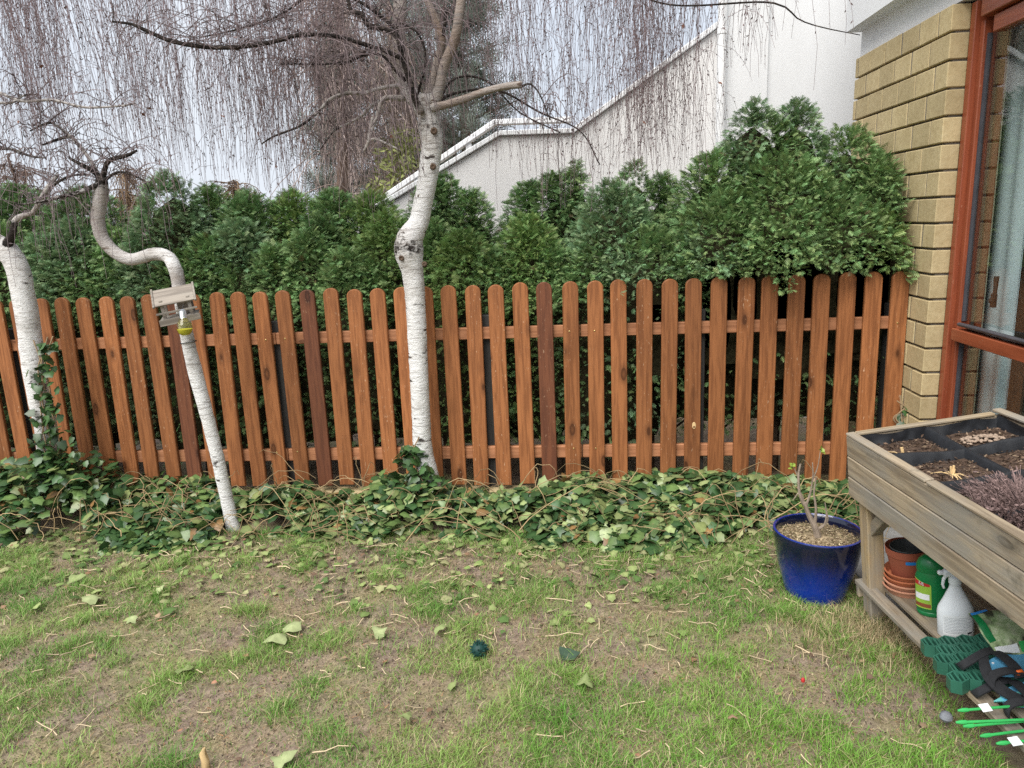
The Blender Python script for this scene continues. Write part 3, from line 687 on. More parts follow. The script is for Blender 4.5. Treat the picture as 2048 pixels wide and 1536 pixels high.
thuja('largest round thuja with two pointed tops against the brick wall',
      [(1505, 203, 52, .5, 1.3, 'blue'), (1505, 250, 75, .5, .5, 'blue'), (1588, 203, 52, .5, 1.3, 'blue'), (1590, 250, 75, .5, .5, 'blue'), (1548, 238, 70, .46, .8, 'mid'), (1640, 290, 70, .44, .8, 'blue'), (1470, 285, 60, .48, .8, 'blue'), (1692, 256, 66, .42, 1.2, 'mid'), (1695, 300, 85, .42, .5, 'mid'), (1425, 305, 85, .48, .5, 'mid'), (1752, 312, 80, .26, .7, 'mid'),
       (1560, 310, 130, .34, .6, 'mid'), (1450, 385, 95, .26, .7, 'mid'), (1660, 380, 120, .22, .75, 'mid'), (1560, 410, 105, .16, .95, 'mid'), (1745, 410, 75, .14, .95, 'yellow'), (1415, 450, 75, .2, .8, 'blue')],
      [(1430, .45, .035), (1545, .5, .045), (1650, .4, .04)], 'mid')

# ---------------------------------------------------------------- birches
def spline(P, n):
    P = np.array(P, float); d = np.r_[0, np.cumsum(np.linalg.norm(np.diff(P[:, :3], axis=0), axis=1))]
    t = np.linspace(0, d[-1], n); out = np.empty((n, P.shape[1]))
    Pp = np.vstack([2 * P[0] - P[1], P, 2 * P[-1] - P[-2]]); 
    for k_, tt in enumerate(t):
        i = min(np.searchsorted(d, tt, 'right') - 1, len(P) - 2); u = (tt - d[i]) / max(1e-9, d[i + 1] - d[i])
        p0, p1, p2, p3 = Pp[i], Pp[i + 1], Pp[i + 2], Pp[i + 3]
        out[k_] = 0.5 * (2 * p1 + (p2 - p0) * u + (2 * p0 - 5 * p1 + 4 * p2 - p3) * u * u + (3 * p1 - p0 - 3 * p2 + p3) * u ** 3)
    return out
def limb(root, name, pix, n=None, sides=14, jit=0.03):
    """pix rows: (px, py, width px, Y, brown 0..1, dark 0..1)"""
    P = []
    for px, py, w, Y, br, dk in pix:
        p = at(px, py, Y=Y); dist = (p - CAM) @ FW; P.append((*p, w * 0.93 * dist / F_PX / 2, br, dk))
    S = spline(P, n or max(6, len(pix) * 5)); m_ = MB()
    m_.tube(S[:, :3], np.maximum(S[:, 3], 0.001), sides, True, jit)
    me = m_.mesh(name); a = me.color_attributes.new('Col', 'FLOAT_COLOR', 'POINT')
    c = np.zeros((len(S) * sides, 4), np.float32); c[:, 0] = np.repeat(S[:, 4].clip(0, 1), sides); c[:, 1] = np.repeat(S[:, 5].clip(0, 1), sides); c[:, 3] = 1
    a.data.foreach_set('color', c.ravel()); me.materials.append(M['bark']); me.polygons.foreach_set('use_smooth', [True] * len(me.polygons))
    put(name, me, root); return S

class Twigs:
    """hanging shoots with buds, gathered into one mesh"""
    def __init__(s): s.V = []; s.F = []; s.C = []; s.n = 0
    def strand(s, pts, r0, r1, col, buds=10, budl=0.012):
        k = len(pts); T = np.gradient(pts, axis=0); T /= np.linalg.norm(T, axis=1)[:, None] + 1e-9
        u = np.cross(T, [0.3, 1, 0.1]); u /= np.linalg.norm(u, axis=1)[:, None] + 1e-9; w = np.cross(T, u); r = np.linspace(r0, r1, k)[:, None]
        ring = np.stack([pts + r * u, pts + r * (-0.5 * u + 0.866 * w), pts + r * (-0.5 * u - 0.866 * w)], 1).reshape(-1, 3)
        i = np.arange(k - 1)[:, None] * 3 + np.arange(3)[None]; j = np.arange(k - 1)[:, None] * 3 + (np.arange(3)[None] + 1) % 3
        Fq = np.stack([i, j, j + 3, i, j + 3, i + 3], -1).reshape(-1, 3)
        s.V.append(ring); s.F.append(Fq + s.n); s.C.append(np.tile(col, (len(ring), 1))); s.n += len(ring)
        if buds:
            t = rng.random(buds) * (k - 1.01); ii = t.astype(int); fr = (t - ii)[:, None]; p = pts[ii] * (1 - fr) + pts[ii + 1] * fr
            d = T[ii] * 0.8 + rng.normal(size=(buds, 3)) * 0.45; d /= np.linalg.norm(d, axis=1)[:, None]
            L = budl * (0.6 + rng.random(buds))[:, None]; q_ = np.cross(d, rng.normal(size=(buds, 3))); q_ /= np.linalg.norm(q_, axis=1)[:, None] + 1e-9; wd = L * 0.17
            V = np.stack([p, p + d * L * .5 + q_ * wd, p + d * L, p + d * L * .5 - q_ * wd], 1).reshape(-1, 3); b = np.arange(buds)[:, None] * 4
            Fb = np.concatenate([b + np.array([[0, 1, 2]]), b + np.array([[0, 2, 3]])])
            s.V.append(V); s.F.append(Fb + s.n); s.C.append(np.tile(np.array(col) * 0.85, (len(V), 1))); s.n += len(V)
    def leaf(s, p, size, col):
        d = rng.normal(size=3); d[2] -= 1; d /= np.linalg.norm(d); q_ = np.cross(d, rng.normal(size=3)); q_ /= np.linalg.norm(q_)
        V = np.array([p, p + d * size * .45 + q_ * size * .33, p + d * size, p + d * size * .45 - q_ * size * .33])
        s.V.append(V); s.F.append(np.array([[0, 1, 2], [0, 2, 3]]) + s.n); s.C.append(np.tile(col, (4, 1))); s.n += 4
    def build(s, name, root):
        o = np_tris(name, np.concatenate(s.V), np.concatenate(s.F), M['twig'], root, np.concatenate(s.C)); o['kind'] = 'stuff'; return o
TWC = np.array((0.150, 0.118, 0.120))
def curtain(tw, x0, x1, n, e0, e1, Y0, Y1, lean=0.0, top=None, buds=11, clump=0.6):
    ncl = max(2, int(n / 6)); cl = rng.uniform(x0, x1, ncl); cln = rng.normal(size=ncl) * 0.16 - 0.05
    for i in range(n):
        ci = rng.integers(ncl); px = cl[ci] + rng.normal() * 11 if rng.random() < clump else rng.uniform(x0, x1)
        Y = rng.uniform(Y0, Y1); pe = rng.uniform(e0, e1); end = at(px, pe, Y=Y)
        zt = (top if top else 3.15 + 0.42 * (Y + 0.6)) + rng.uniform(-0.1, 0.5); L = zt - end[2]
        if L < 0.15: continue
        k = max(7, int(L / 0.085)); t = np.linspace(0, 1, k)
        ox = rng.normal() * 0.12 + lean + cln[ci]; oy = rng.normal() * 0.12
        wob = np.cumsum(rng.normal(size=(k, 2)) * 0.010, axis=0); wob -= np.linspace(0, 1, k)[:, None] * wob[-1]
        curve = (1 - t) ** 2; sw = 0.035 * rng.normal() * np.sin(t * rng.uniform(3, 8) + rng.uniform(0, 6)) * (1 - t)
        P = np.stack([end[0] + ox * curve + sw + wob[:, 0], end[1] + oy * curve + wob[:, 1], zt - L * t], 1)
        c = TWC * rng.uniform(0.65, 1.45) * np.array([1.0 + 0.15 * rng.random(), 1, 1])
        tw.strand(P, 0.0014, 0.0008, c, int(buds * L), 0.013)
        for b in range(rng.integers(1, 6)):          # side shoots
            i0_ = rng.integers(1, k - 2); LL = min(L * (1 - t[i0_]), rng.uniform(0.1, 0.4)); kk = 6; tt = np.linspace(0, 1, kk)
            sx = rng.normal() * 0.10; sy = rng.normal() * 0.06
            Q = np.stack([P[i0_, 0] + sx * np.sqrt(tt), P[i0_, 1] + sy * np.sqrt(tt), P[i0_, 2] - LL * tt ** 1.3], 1)
            tw.strand(Q, 0.0011, 0.0007, c, int(3 + buds * LL), 0.013)
        if rng.random() < 0.05:
            tw.leaf(P[rng.integers(1, k)], 0.032, (0.22, 0.10, 0.065))
def spray_from(tw, S, n, Lr=(0.25, 0.8), spread=0.35, r=0.0028):
    """shoots arching out and down from a limb"""
    for i in range(n):
        b = S[rng.integers(len(S) // 4, len(S)), :3]; L = rng.uniform(*Lr); k = 9; t = np.linspace(0, 1, k); a = rng.uniform(0, 2 * PI); h = rng.uniform(0.3, 1.2) * spread
        P = np.stack([b[0] + h * math.cos(a) * np.sin(t * 1.5), b[1] + 0.6 * h * math.sin(a) * np.sin(t * 1.5), b[2] + 0.14 * np.sin(t * 2.6) * h / spread - L * t ** 2.2], 1)
        P += np.cumsum(rng.normal(size=(k, 3)) * 0.011, axis=0)
        tw.strand(P, r, 0.001, TWC * rng.uniform(0.7, 1.4), int(14 * L), 0.018)

# the tall birch in the middle
YB = -0.17
t3 = thing('weeping_birch', 'tall white-barked birch with cut limbs in front of the fence middle', 'tree', (*at(850, 985, Y=YB)[:2], 0.0), 'weeping birches')
S = limb(t3, 'trunk', [(864, 1015, 62, YB, .25, .45), (857, 965, 50, YB, .1, .3), (846, 900, 42, YB, 0, .05), (842, 831, 40, YB, 0, 0), (836, 704, 41, YB, 0, 0), (829, 577, 44, YB, 0, 0), (824, 537, 49, YB, 0, 0), (818, 507, 62, YB, .2, .42),
     (820, 478, 58, YB, .25, .40), (837, 446, 44, YB, 0, 0), (845, 410, 41, YB, 0, 0), (852, 376, 41, YB, 0, 0), (860, 325, 44, YB, 0, .05), (864, 290, 45, YB, .1, .05), (860, 256, 50, YB, .3, .42), (857, 232, 47, YB, .35, .30), (850, 206, 54, YB, .4, .32), (848, 190, 44, YB, .5, .1)], 90, 20, 0.022)
tw3 = Twigs()
for nm, pix in {
    'limb': [(848, 215, 38, YB, .3, .1), (822, 190, 36, YB, .4, .1), (806, 165, 30, YB, .6, .2), (796, 130, 30, YB + .02, .8, 0), (797, 68, 28, YB + .05, .75, 0), (801, 0, 29, YB + .08, .7, 0), (812, -90, 26, YB + .12, .7, 0)],
    'limb.b': [(855, 205, 26, YB, .6, 0), (864, 170, 20, YB + .03, .8, 0), (873, 130, 18, YB + .05, .8, 0), (884, 82, 18, YB + .05, .9, 0), (872, 44, 17, YB + .05, .9, 0), (855, 0, 15, YB + .05, .8, 0), (840, -60, 12, YB + .05, .8, 0)],
    'limb.c': [(866, 208, 30, YB - .02, .5, 0), (878, 178, 22, YB - .04, .7, .1), (889, 130, 22, YB - .06, .8, 0), (908, 85, 22, YB - .08, .9, 0), (917, 41, 22, YB - .1, .8, 0), (922, 0, 20, YB - .1, .8, 0), (930, -80, 18, YB - .1, .8, 0)],
    'limb.d': [(862, 216, 20, YB - .03, .4, .2), (885, 211, 17, YB - .08, .8, .1), (928, 198, 16, YB - .12, .8, 0), (976, 181, 15, YB - .15, .7, 0), (1015, 172, 15, YB - .17, .7, 0), (1044, 169, 16, YB - .18, .6, 0)],
    'limb.e': [(843, 226, 17, YB - .07, .9, 0), (831, 200, 14, YB - .1, .4, .7), (819, 161, 13, YB - .12, .2, .9), (806, 113, 14, YB - .14, .2, .9), (795, 75, 13, YB - .14, .2, .9), (771, 58, 12, YB - .14, .3, .8), (737, 51, 12, YB - .14, .3, .8), (724, 30, 11, YB - .14, .3, .8), (702, 20, 9, YB - .14, .3, .8), (690, -30, 8, YB - .14, .3, .8)],
    'stub': [(876, 78, 15, YB + .05, .8, .2), (876, 50, 13, YB + .05, .8, .2), (875, 30, 13, YB + .05, .8, .4)], 'stub.b': [(886, 72, 9, YB + .04, .4, .6), (890, 45, 8, YB + .03, .4, .6), (892, 18, 7, YB + .02, .4, .6)],
    'branch': [(812, 172, 11, YB, .5, .3), (791, 172, 9, YB - .05, .6, .2), (754, 178, 8, YB - .1, .6, .3), (726, 187, 8, YB - .12, .6, .3), (696, 186, 8, YB - .14, .5, .4), (661, 198, 7, YB - .16, .5, .4), (634, 226, 6, YB - .18, .4, .5), (600, 252, 5, YB - .2, .3, .6), (547, 273, 4, YB - .2, .3, .6), (523, 288, 3, YB - .2, .3, .7)],
    'branch.b': [(806, 196, 13, YB - .03, .6, .1), (767, 198, 10, YB - .1, .7, .1), (754, 232, 8, YB - .14, .6, .1), (741, 267, 8, YB - .16, .6, .1), (736, 285, 7, YB - .17, .6, .1), (727, 303, 5, YB - .18, .6, .1)],
    'branch.c': [(770, 198, 9, YB - .1, .6, .2), (743, 212, 7, YB - .05, .5, .3), (722, 232, 6, YB - .02, .5, .3), (699, 246, 5, YB, .4, .4), (668, 262, 4, YB, .3, .5), (640, 300, 3, YB, .3, .6)],
    'branch.d': [(812, 120, 10, YB - .1, .3, .7), (764, 100, 9, YB - .12, .3, .6), (730, 89, 9, YB - .14, .3, .7), (668, 72, 8, YB - .2, .3, .7), (600, 70, 9, YB - .22, .2, .8), (545, 84, 9, YB - .25, .2, .8), (478, 94, 9, YB - .28, .2, .8), (410, 94, 9, YB - .3, .2, .8), (342, 82, 9, YB - .32, .2, .8), (290, 60, 8, YB - .33, .3, .7), (262, 48, 6, YB - .34, .3, .7), (225, 43, 4, YB - .34, .3, .7)],
    'branch.e': [(745, 234, 6, YB - .15, .6, .2), (738, 276, 7, YB - .17, .6, .2), (752, 278, 6, YB - .17, .6, .2), (775, 288, 4, YB - .17, .5, .3), (800, 300, 3, YB - .17, .5, .3)],
    'branch.f': [(812, 162, 8, YB - .1, .2, .8), (790, 140, 6, YB - .12, .2, .8), (765, 112, 6, YB - .14, .2, .8), (735, 108, 5, YB - .15, .2, .8), (700, 122, 5, YB - .15, .2, .8), (650, 128, 4, YB - .15, .2, .8), (560, 128, 3, YB - .15, .2, .8)],
    'branch.g': [(880, 196, 6, YB + .1, .3, .7), (905, 160, 5, YB + .15, .3, .7), (945, 153, 5, YB + .2, .3, .7), (985, 170, 4, YB + .2, .3, .7), (1040, 225, 3, YB + .2, .3, .7), (1120, 265, 3, YB + .2, .3, .7)],
    'branch.h': [(878, 205, 7, YB + .05, .3, .7), (900, 190, 6, YB + .1, .3, .7), (960, 178, 5, YB + .12, .3, .7), (1010, 185, 5, YB + .14, .3, .7), (1080, 225, 4, YB + .14, .3, .7), (1160, 262, 3, YB + .14, .3, .7), (1200, 330, 2.5, YB + .14, .3, .7)],
    'branch.i': [(1040, 175, 5, YB - .18, .3, .6), (1060, 168, 4, YB - .18, .3, .6), (1080, 190, 3, YB - .2, .3, .7), (1100, 240, 3, YB - .2, .3, .7)],
    'branch.j': [(835, 190, 6, YB - .05, .3, .7), (852, 120, 5, YB - .1, .2, .8), (838, 70, 5, YB - .12, .2, .8), (812, 50, 4, YB - .12, .2, .8)],
    'branch.k': [(1230, -30, 5, -.3, .3, .7), (1345, 10, 4, -.5, .3, .7), (1540, 5, 4, -.6, .3, .7), (1600, 40, 3, -.6, .3, .7), (1650, 56, 2.5, -.6, .3, .7), (1720, 70, 2, -.6, .3, .7)],
    'branch.l': [(795, 60, 8, YB, .3, .6), (745, 20, 7, YB, .3, .6), (680, -20, 6, YB, .3, .6)], 'branch.m': [(640, -30, 6, -.2, .3, .7), (560, 30, 5, -.2, .3, .7), (470, 60, 4, -.2, .3, .7), (400, 75, 3, -.2, .3, .7)]}.items():
    Sx = limb(t3, nm.split('.')[0], pix, None, 12 if 'limb' in nm else 8); pix_S = Sx
    if nm in ('branch', 'branch.b', 'branch.c', 'branch.d', 'branch.f', 'branch.e'):
        spray_from(tw3, Sx, 70 if nm in ('branch.d', 'branch.f') else 16, (0.2, 0.8) if nm in ('branch.d', 'branch.f') else (0.1, 0.4), 0.5 if nm in ('branch.d', 'branch.f') else 0.25, 0.0022)
    if nm in ('branch.l', 'branch.m', 'limb.e'): spray_from(tw3, Sx, 50, (0.2, 0.8), 0.5, 0.0024)
    if nm in ('branch.g', 'branch.h', 'branch.i', 'branch.j'): spray_from(tw3, Sx, 7, (0.2, 0.6), 0.2)
for px, py, dy, r in ((803, 516, -.085, .011), (849, 528, -.075, .010), (866, 333, -.062, .012), (838, 392, -.058, .006), (868, 262, -.07, .013)):
    c_ = at(px, py, Y=YB + dy + 0.012); MB().lathe([(r * 1.5, 0), (r * 1.25, r * .35), (r * .8, r * .5), (r * .5, r * .2), (0.0005, r * .1)], tuple(c_), 14, (PI / 2, 0, 0)).build('knot', M['stem'], t3, True)
curtain(tw3, 250, 600, 290, 230, 400, -0.5, 1.5)
curtain(tw3, 560, 810, 130, 140, 375, -0.5, 1.5)
curtain(tw3, 800, 1060, 150, 120, 330, -0.2, 1.5)
curtain(tw3, 1040, 1260, 130, 180, 400, -0.6, 1.2)
curtain(tw3, 1255, 1430, 150, 190, 370, -0.7, 0.9, clump=0.7)
curtain(tw3, 1430, 1520, 12, 60, 170, -0.8, 0.2)
curtain(tw3, 1500, 1690, 8, 60, 200, -0.9, -0.4, lean=-0.25)
tw3.build('hanging_twigs', t3)

# the crooked birch carrying the bird feeder
Y2 = -0.40
t2 = thing('weeping_birch', 'slim crooked birch leaning left with the bird feeder on it', 'tree', (*at(470, 1066, Y=Y2)[:2], 0.0), 'weeping birches')
limb(t2, 'trunk', [(474, 1085, 36, Y2, .3, .5), (467, 1055, 31, Y2, .1, .35), (454, 1000, 27, Y2, 0, 0), (435, 915, 27, Y2, 0, 0), (414, 831, 28, Y2, 0, 0), (391, 746, 30, Y2, 0, 0), (377, 687, 28, Y2, 0, 0), (365, 620, 28, Y2, 0, 0), (356, 560, 28, Y2, .5, .1), (347, 530, 28, Y2, .1, 0),
     (335, 513, 27, Y2 + .02, .2, 0), (308, 508, 27, Y2 + .03, .3, 0), (262, 519, 25, Y2 + .04, .4, 0), (228, 503, 26, Y2 + .05, .5, .1), (205, 476, 27, Y2 + .05, .6, .1), (196, 444, 28, Y2 + .05, .6, .1), (199, 410, 28, Y2 + .05, .5, .2), (203, 376, 28, Y2 + .05, .4, .4), (203, 352, 20, Y2 + .05, .3, .8)], 80, 16, 0.025)
tw2 = Twigs()
for nm, pix in {
    'branch': [(204, 362, 14, Y2 + .05, .3, .8), (210, 338, 11, Y2 + .04, .3, .8), (219, 321, 10, Y2 + .02, .3, .7), (253, 311, 8, Y2, .3, .7), (274, 301, 5, Y2, .3, .7)],
    'branch.b': [(202, 358, 12, Y2 + .05, .3, .8), (185, 342, 10, Y2 + .03, .3, .8), (160, 328, 8, Y2, .3, .8), (138, 316, 5, Y2, .3, .8)],
    'branch.c': [(198, 350, 9, Y2 + .05, .4, .5), (175, 312, 8, Y2 + .08, .5, .4), (147, 278, 8, Y2 + .1, .5, .4), (132, 274, 7, Y2 + .1, .4, .5), (85, 290, 4, Y2 + .1, .3, .7)],
    'branch.d': [(146, 277, 7, Y2 + .1, .5, .4), (116, 253, 6, Y2 + .1, .4, .5), (95, 246, 5, Y2 + .1, .4, .5), (60, 262, 3, Y2 + .1, .4, .5)],
    'branch.e': [(198, 368, 12, Y2 + .03, .4, .5), (160, 384, 10, Y2 - .02, .4, .5), (113, 396, 8, Y2 - .05, .4, .5), (79, 404, 5, Y2 - .06, .4, .5), (30, 410, 3, Y2 - .06, .3, .6)],
    'branch.f': [(0, 186, 7, Y2, .5, .4), (44, 202, 6, Y2, .5, .4), (103, 200, 6, Y2, .5, .4), (147, 210, 5, Y2, .5, .4), (178, 215, 5, Y2, .5, .4), (239, 212, 4, Y2, .5, .4), (270, 207, 3, Y2, .5, .4)],
    'branch.g': [(-20, 205, 6, Y2, .5, .4), (22, 205, 6, Y2, .5, .4), (45, 192, 4, Y2, .4, .5), (66, 187, 3, Y2, .4, .5)],
    'branch.h': [(206, 362, 8, Y2 + .03, .3, .7), (240, 344, 5, Y2 - .05, .3, .7), (285, 360, 3, Y2 - .1, .3, .7), (300, 385, 2, Y2 - .1, .3, .7)]}.items():
    Sx = limb(t2, nm.split('.')[0], pix, None, 9)
    spray_from(tw2, Sx, 16 if nm != 'branch.f' else 10, (0.12, 0.5), 0.3)
curtain(tw2, 60, 300, 130, 180, 390, -0.6, 1.3)
tw2.build('hanging_twigs', t2)

# the leaning birch at the left edge
Y1 = -0.22
t1 = thing('weeping_birch', 'thick ivy-clad birch trunk at the left edge of the garden', 'tree', (*at(100, 960, Y=Y1)[:2], 0.0), 'weeping birches')
limb(t1, 'trunk', [(108, 1000, 60, Y1, .3, .7), (101, 930, 44, Y1, .3, .6), (96, 890, 43, Y1, .1, .4), (92, 852, 44, Y1, .15, .32), (80, 800, 45, Y1, .05, .22), (70, 746, 46, Y1, 0, .2), (59, 662, 46, Y1, 0, .22), (44, 577, 46, Y1, 0, .1), (36, 540, 46, Y1, .15, .25), (20, 508, 46, Y1, .25, .35), (-12, 486, 46, Y1, .2, .1), (-70, 465, 44, Y1, .2, .1), (-130, 420, 38, Y1, .3, .2), (-170, 330, 32, Y1, .4, .3), (-160, 200, 26, Y1, .5, .4), (-190, 60, 20, Y1, .5, .5), (-180, -80, 14, Y1, .5, .5)], 60, 16, 0.025)
tw1 = Twigs()
for nm, pix in {
    'branch': [(15, 490, 22, Y1 - .02, .3, .6), (25, 466, 15, Y1 - .03, .2, .8), (32, 440, 13, Y1 - .03, .4, .4), (50, 430, 11, Y1 - .03, .6, .1), (66, 425, 10, Y1 - .03, .6, .1), (80, 402, 10, Y1 - .03, .5, .2), (97, 374, 11, Y1 - .03, .4, .3), (116, 348, 8, Y1 - .03, .3, .4)],
    'branch.b': [(-30, 300, 8, Y1, .4, .5), (20, 298, 6, Y1, .4, .5), (60, 312, 5, Y1, .4, .5), (92, 316, 3, Y1, .4, .5)],
    'branch.c': [(96, 376, 7, Y1 - .03, .4, .4), (140, 352, 5, Y1 - .1, .3, .6), (180, 350, 3, Y1 - .1, .3, .6)]}.items():
    Sx = limb(t1, nm.split('.')[0], pix, None, 9); spray_from(tw1, Sx, 18, (0.12, 0.45), 0.35)
curtain(tw1, -420, -60, 110, 180, 390, -0.5, 1.2)
curtain(tw1, -60, 150, 150, 180, 390, -0.5, 1.4)
tw1.build('hanging_twigs', t1)
def ivy_template():
    out = [(0, 0), (-0.06, 0.26), (0.04, 0.46), (0.30, 0.41), (0.55, 0.42), (0.70, 0.24), (1.0, 0), (0.72, -0.22), (0.56, -0.45), (0.30, -0.40), (0.02, -0.48), (-0.06, -0.24)]
    V = [(0.36, 0, 0.0)] + [(x, y, -0.16 * abs(y) - 0.12 * x * x) for x, y in out]; n = len(out)
    return np.array(V, float), np.array([(0, 1 + i, 1 + (i + 1) % n) for i in range(n)])
IVT, IVF = ivy_template()
IVC = np.r_[1.25, np.full(12, 0.95)]
# ivy climbing the left trunk (grows on the tree, its own thing)
def ivy_climb(label, pix, Y, n, spread):
    V0, F0, C0 = [], [], []; o_ = 0; P = [at(x, y, Y=Y) for x, y in pix]; S_ = spline(np.array(P), 40)
    idx = (rng.random(n) ** 1.6 * 39).astype(int); p = S_[idx] + rng.normal(size=(n, 3)) * np.array([spread, 0.02, spread * 0.6]) * (1.15 - idx / 45)[:, None]
    ax = np.stack([rng.normal(size=n) * 0.7, -0.25 - 0.3 * rng.random(n), -0.5 + rng.normal(size=n) * 0.5], 1)
    ax, sd, nn = frames(ax, rng.normal(size=n) * 0.4)
    col = np.array((0.045, 0.095, 0.030))[None] * (0.6 + 0.9 * rng.random(n))[:, None]
    V, Fa, C = scatter(IVT, IVF, p, ax, sd, nn, 0.035 + 0.03 * rng.random(n), IVC, col)
    root = thing('climbing_ivy', label, 'ivy', tuple(P[0]))
    f_ = np_tris('leaves', V, Fa, M['ivy'], root, C); f_['kind'] = 'stuff'
    m_ = MB()
    for q_ in range(5):
        m_.tube(spline(np.array(P) + rng.normal(size=(len(P), 3)) * np.array([.03, .005, .02]), 24), 0.004, 5)
    m_.build('stem', M['ivystem'], root, True)
M['ivystem'] = plain('ivy_stem', (0.30, 0.215, 0.13), 0.85, 0.2, 0.3, 30)
ivy_climb('ivy climbing the trunk at the left edge', [(110, 950), (105, 880), (95, 800), (85, 730), (92, 680)], Y1 - 0.07, 190, 0.07)
ivy_climb('ivy clump at the foot of the tall middle birch', [(850, 985), (840, 950), (826, 915), (815, 890)], YB - 0.07, 130, 0.07)
ivy_climb('small ivy sprig on the brick wall beside the last picket', [(1805, 860), (1812, 830), (1820, 805)], -0.06, 28, 0.03)

# ================================================================ FAR TREES
def bare_tree(label, px, Y, z_top, rad, n, col, r=0.006, drop=0.6, group=None, trunk_r=0.09):
    b = at(px, 450, Y=Y); root = thing('bare_tree', label, 'tree', (b[0], Y, 0), group); m_ = MB()
    pts = np.array([(b[0] + 0.1 * math.sin(i * .9 + px), Y, i * z_top / 8) for i in range(9)]); m_.tube(pts, np.linspace(trunk_r, 0.02, 9), 8, jit=.05)
    m_.build('trunk', M['farbark'], root, True); tw = Twigs()
    for i in range(n):
        z = rng.uniform(0.18, 1.0) * z_top; c = np.interp(z, [0, z_top], [1, 0.35]) * rad; a = rng.uniform(0, 2 * PI); L = c * (0.2 + 1.2 * rng.random() ** 1.6); k = 8; t = np.linspace(0, 1, k)
        x0 = np.interp(z, pts[:, 2], pts[:, 0])
        P = np.stack([x0 + L * math.cos(a) * t, Y + L * math.sin(a) * t, z + 0.35 * L * t - drop * L * t * t], 1) + np.cumsum(rng.normal(size=(k, 3)) * 0.03, axis=0)
        cc = np.array(col) * rng.uniform(0.6, 1.5); tw.strand(P, r * 1.8, r * 0.7, cc, 0)
        for q_ in range(9):
            i0_ = rng.integers(2, k); d = rng.normal(size=3) * 0.16; L2 = rng.uniform(0.25, 0.8); tt = np.linspace(0, 1, 5)[:, None]
            tw.strand(P[i0_] + d * tt + np.array([0, 0, -L2 * drop]) * tt ** 1.5, r * 0.8, r * 0.5, cc, 0)
    tw.build('crown', root)
M['farbark'] = plain('far_bark', (0.14, 0.10, 0.08), 0.95, 0.1, 0.3)
bare_tree('reddish bare tree with fine twigs behind the hedge left of the tall birch', 700, 6.5, 5.8, 1.5, 170, (0.27, 0.215, 0.195), 0.006, 0.9, None, 0.12)
bare_tree('bare brown tree behind the hedge close to the stair rail', 800, 8.0, 5.0, 1.2, 150, (0.26, 0.205, 0.165), 0.006, 0.9)
bare_tree('low brown bare shrub tree behind the crooked birch crown', 275, 7.0, 2.7, 1.0, 170, (0.17, 0.115, 0.07), 0.006, 0.5)
bare_tree('bare hedge tree far behind the pointed thuja', 480, 9.0, 2.6, 1.2, 150, (0.17, 0.115, 0.07), 0.007, 0.5)
bare_tree('small bare tree at the left edge beyond the hedge', 40, 9.0, 3.2, 1.6, 150, (0.16, 0.11, 0.09), 0.007, 0.6)
def shrub_far(label, px, Y, zt, rad, col, n=1500):
    b = at(px, 450, Y=Y); root = thing('leafy_shrub', label, 'shrub', (b[0], Y, 0)); p, nr = lobe_points((b[0], Y), rad, rad, 0.2, zt, n); p -= nr * (rng.random(n) ** 1.2 * rad * .6)[:, None]
    ax, sd, nn = frames(nr + rng.normal(size=(n, 3)) * .7 + np.array([0, 0, -.3]), rng.random(n) * 6)
    V, Fa, C = scatter(np.array([(0, 0, 0), (.5, .16, 0), (1, 0, -.2), (.5, -.16, 0)]), np.array([(0, 1, 2), (0, 2, 3)]), p, ax, sd, nn, .12, None, np.array(col)[None] * (.6 + .8 * rng.random(n))[:, None])
    o = np_tris('crown', V, Fa, M['needle'], root, C); o['kind'] = 'stuff'
    MB().tube([(b[0], Y, 0), (b[0] + .05, Y, zt * .7)], [0.04, 0.015], 7).build('trunk', M['farbark'], root, True)
shrub_far('yellow-green leafy shrub behind the hedge beside the stair rail', 815, 4.2, 2.75, 0.42, (0.20, 0.22, 0.07), 1100)
def pine(label, px, Y, zt, rad, z0, n=900):
    b = at(px, 450, Y=Y); root = thing('pine_tree', label, 'tree', (b[0], Y, 0)); VV, FF, CC = [], [], []; o_ = 0; m_ = MB()
    m_.tube([(b[0], Y, 0), (b[0] + .1, Y, zt * .5), (b[0], Y, zt)], [0.16, 0.1, 0.02], 9)
    for i in range(46):
        z = rng.uniform(z0, zt); a = rng.uniform(0, 2 * PI); L = rad * (1.05 - (z - z0) / (zt - z0) * 0.75) * rng.uniform(.5, 1)
        e = np.array([b[0] + L * math.cos(a), Y + L * math.sin(a), z + L * .35]); m_.tube([(b[0], Y, z), e], [0.025, 0.008], 5)
        k = 60; t = rng.random(k) ** 0.5; p = np.array([b[0], Y, z])[None] * (1 - t)[:, None] + e[None] * t[:, None] + rng.normal(size=(k, 3)) * .12
        ax, sd, nn = frames(rng.normal(size=(k, 3)) + np.array([0, 0, .6]), rng.random(k) * 6)
        T = []; TF = []
        for j in range(7):
            an = (j - 3) * .35; T += [(0, 0, 0), (math.cos(an), math.sin(an), .1 * (j % 3)), (math.cos(an + .09) * .9, math.sin(an + .09) * .9, .1 * (j % 3))]; TF.append((3 * j, 3 * j + 1, 3 * j + 2))
        V, Fa, C = scatter(np.array(T), np.array(TF), p, ax, sd, nn, .17, None, np.array((0.14, 0.17, 0.14))[None] * (.6 + .8 * rng.random(k))[:, None])  # needle green lightened and greyed, distance haze put into the colour
        VV.append(V); FF.append(Fa + o_); CC.append(C); o_ += len(V)
    o = np_tris('crown', np.concatenate(VV), np.concatenate(FF), M['needle'], root, np.concatenate(CC)); o['kind'] = 'stuff'
    m_.build('trunk', M['farbark'], root, True)
pine('tall grey-green pine behind the tall birch and the stair', 930, 8.5, 5.6, 1.5, 2.0)
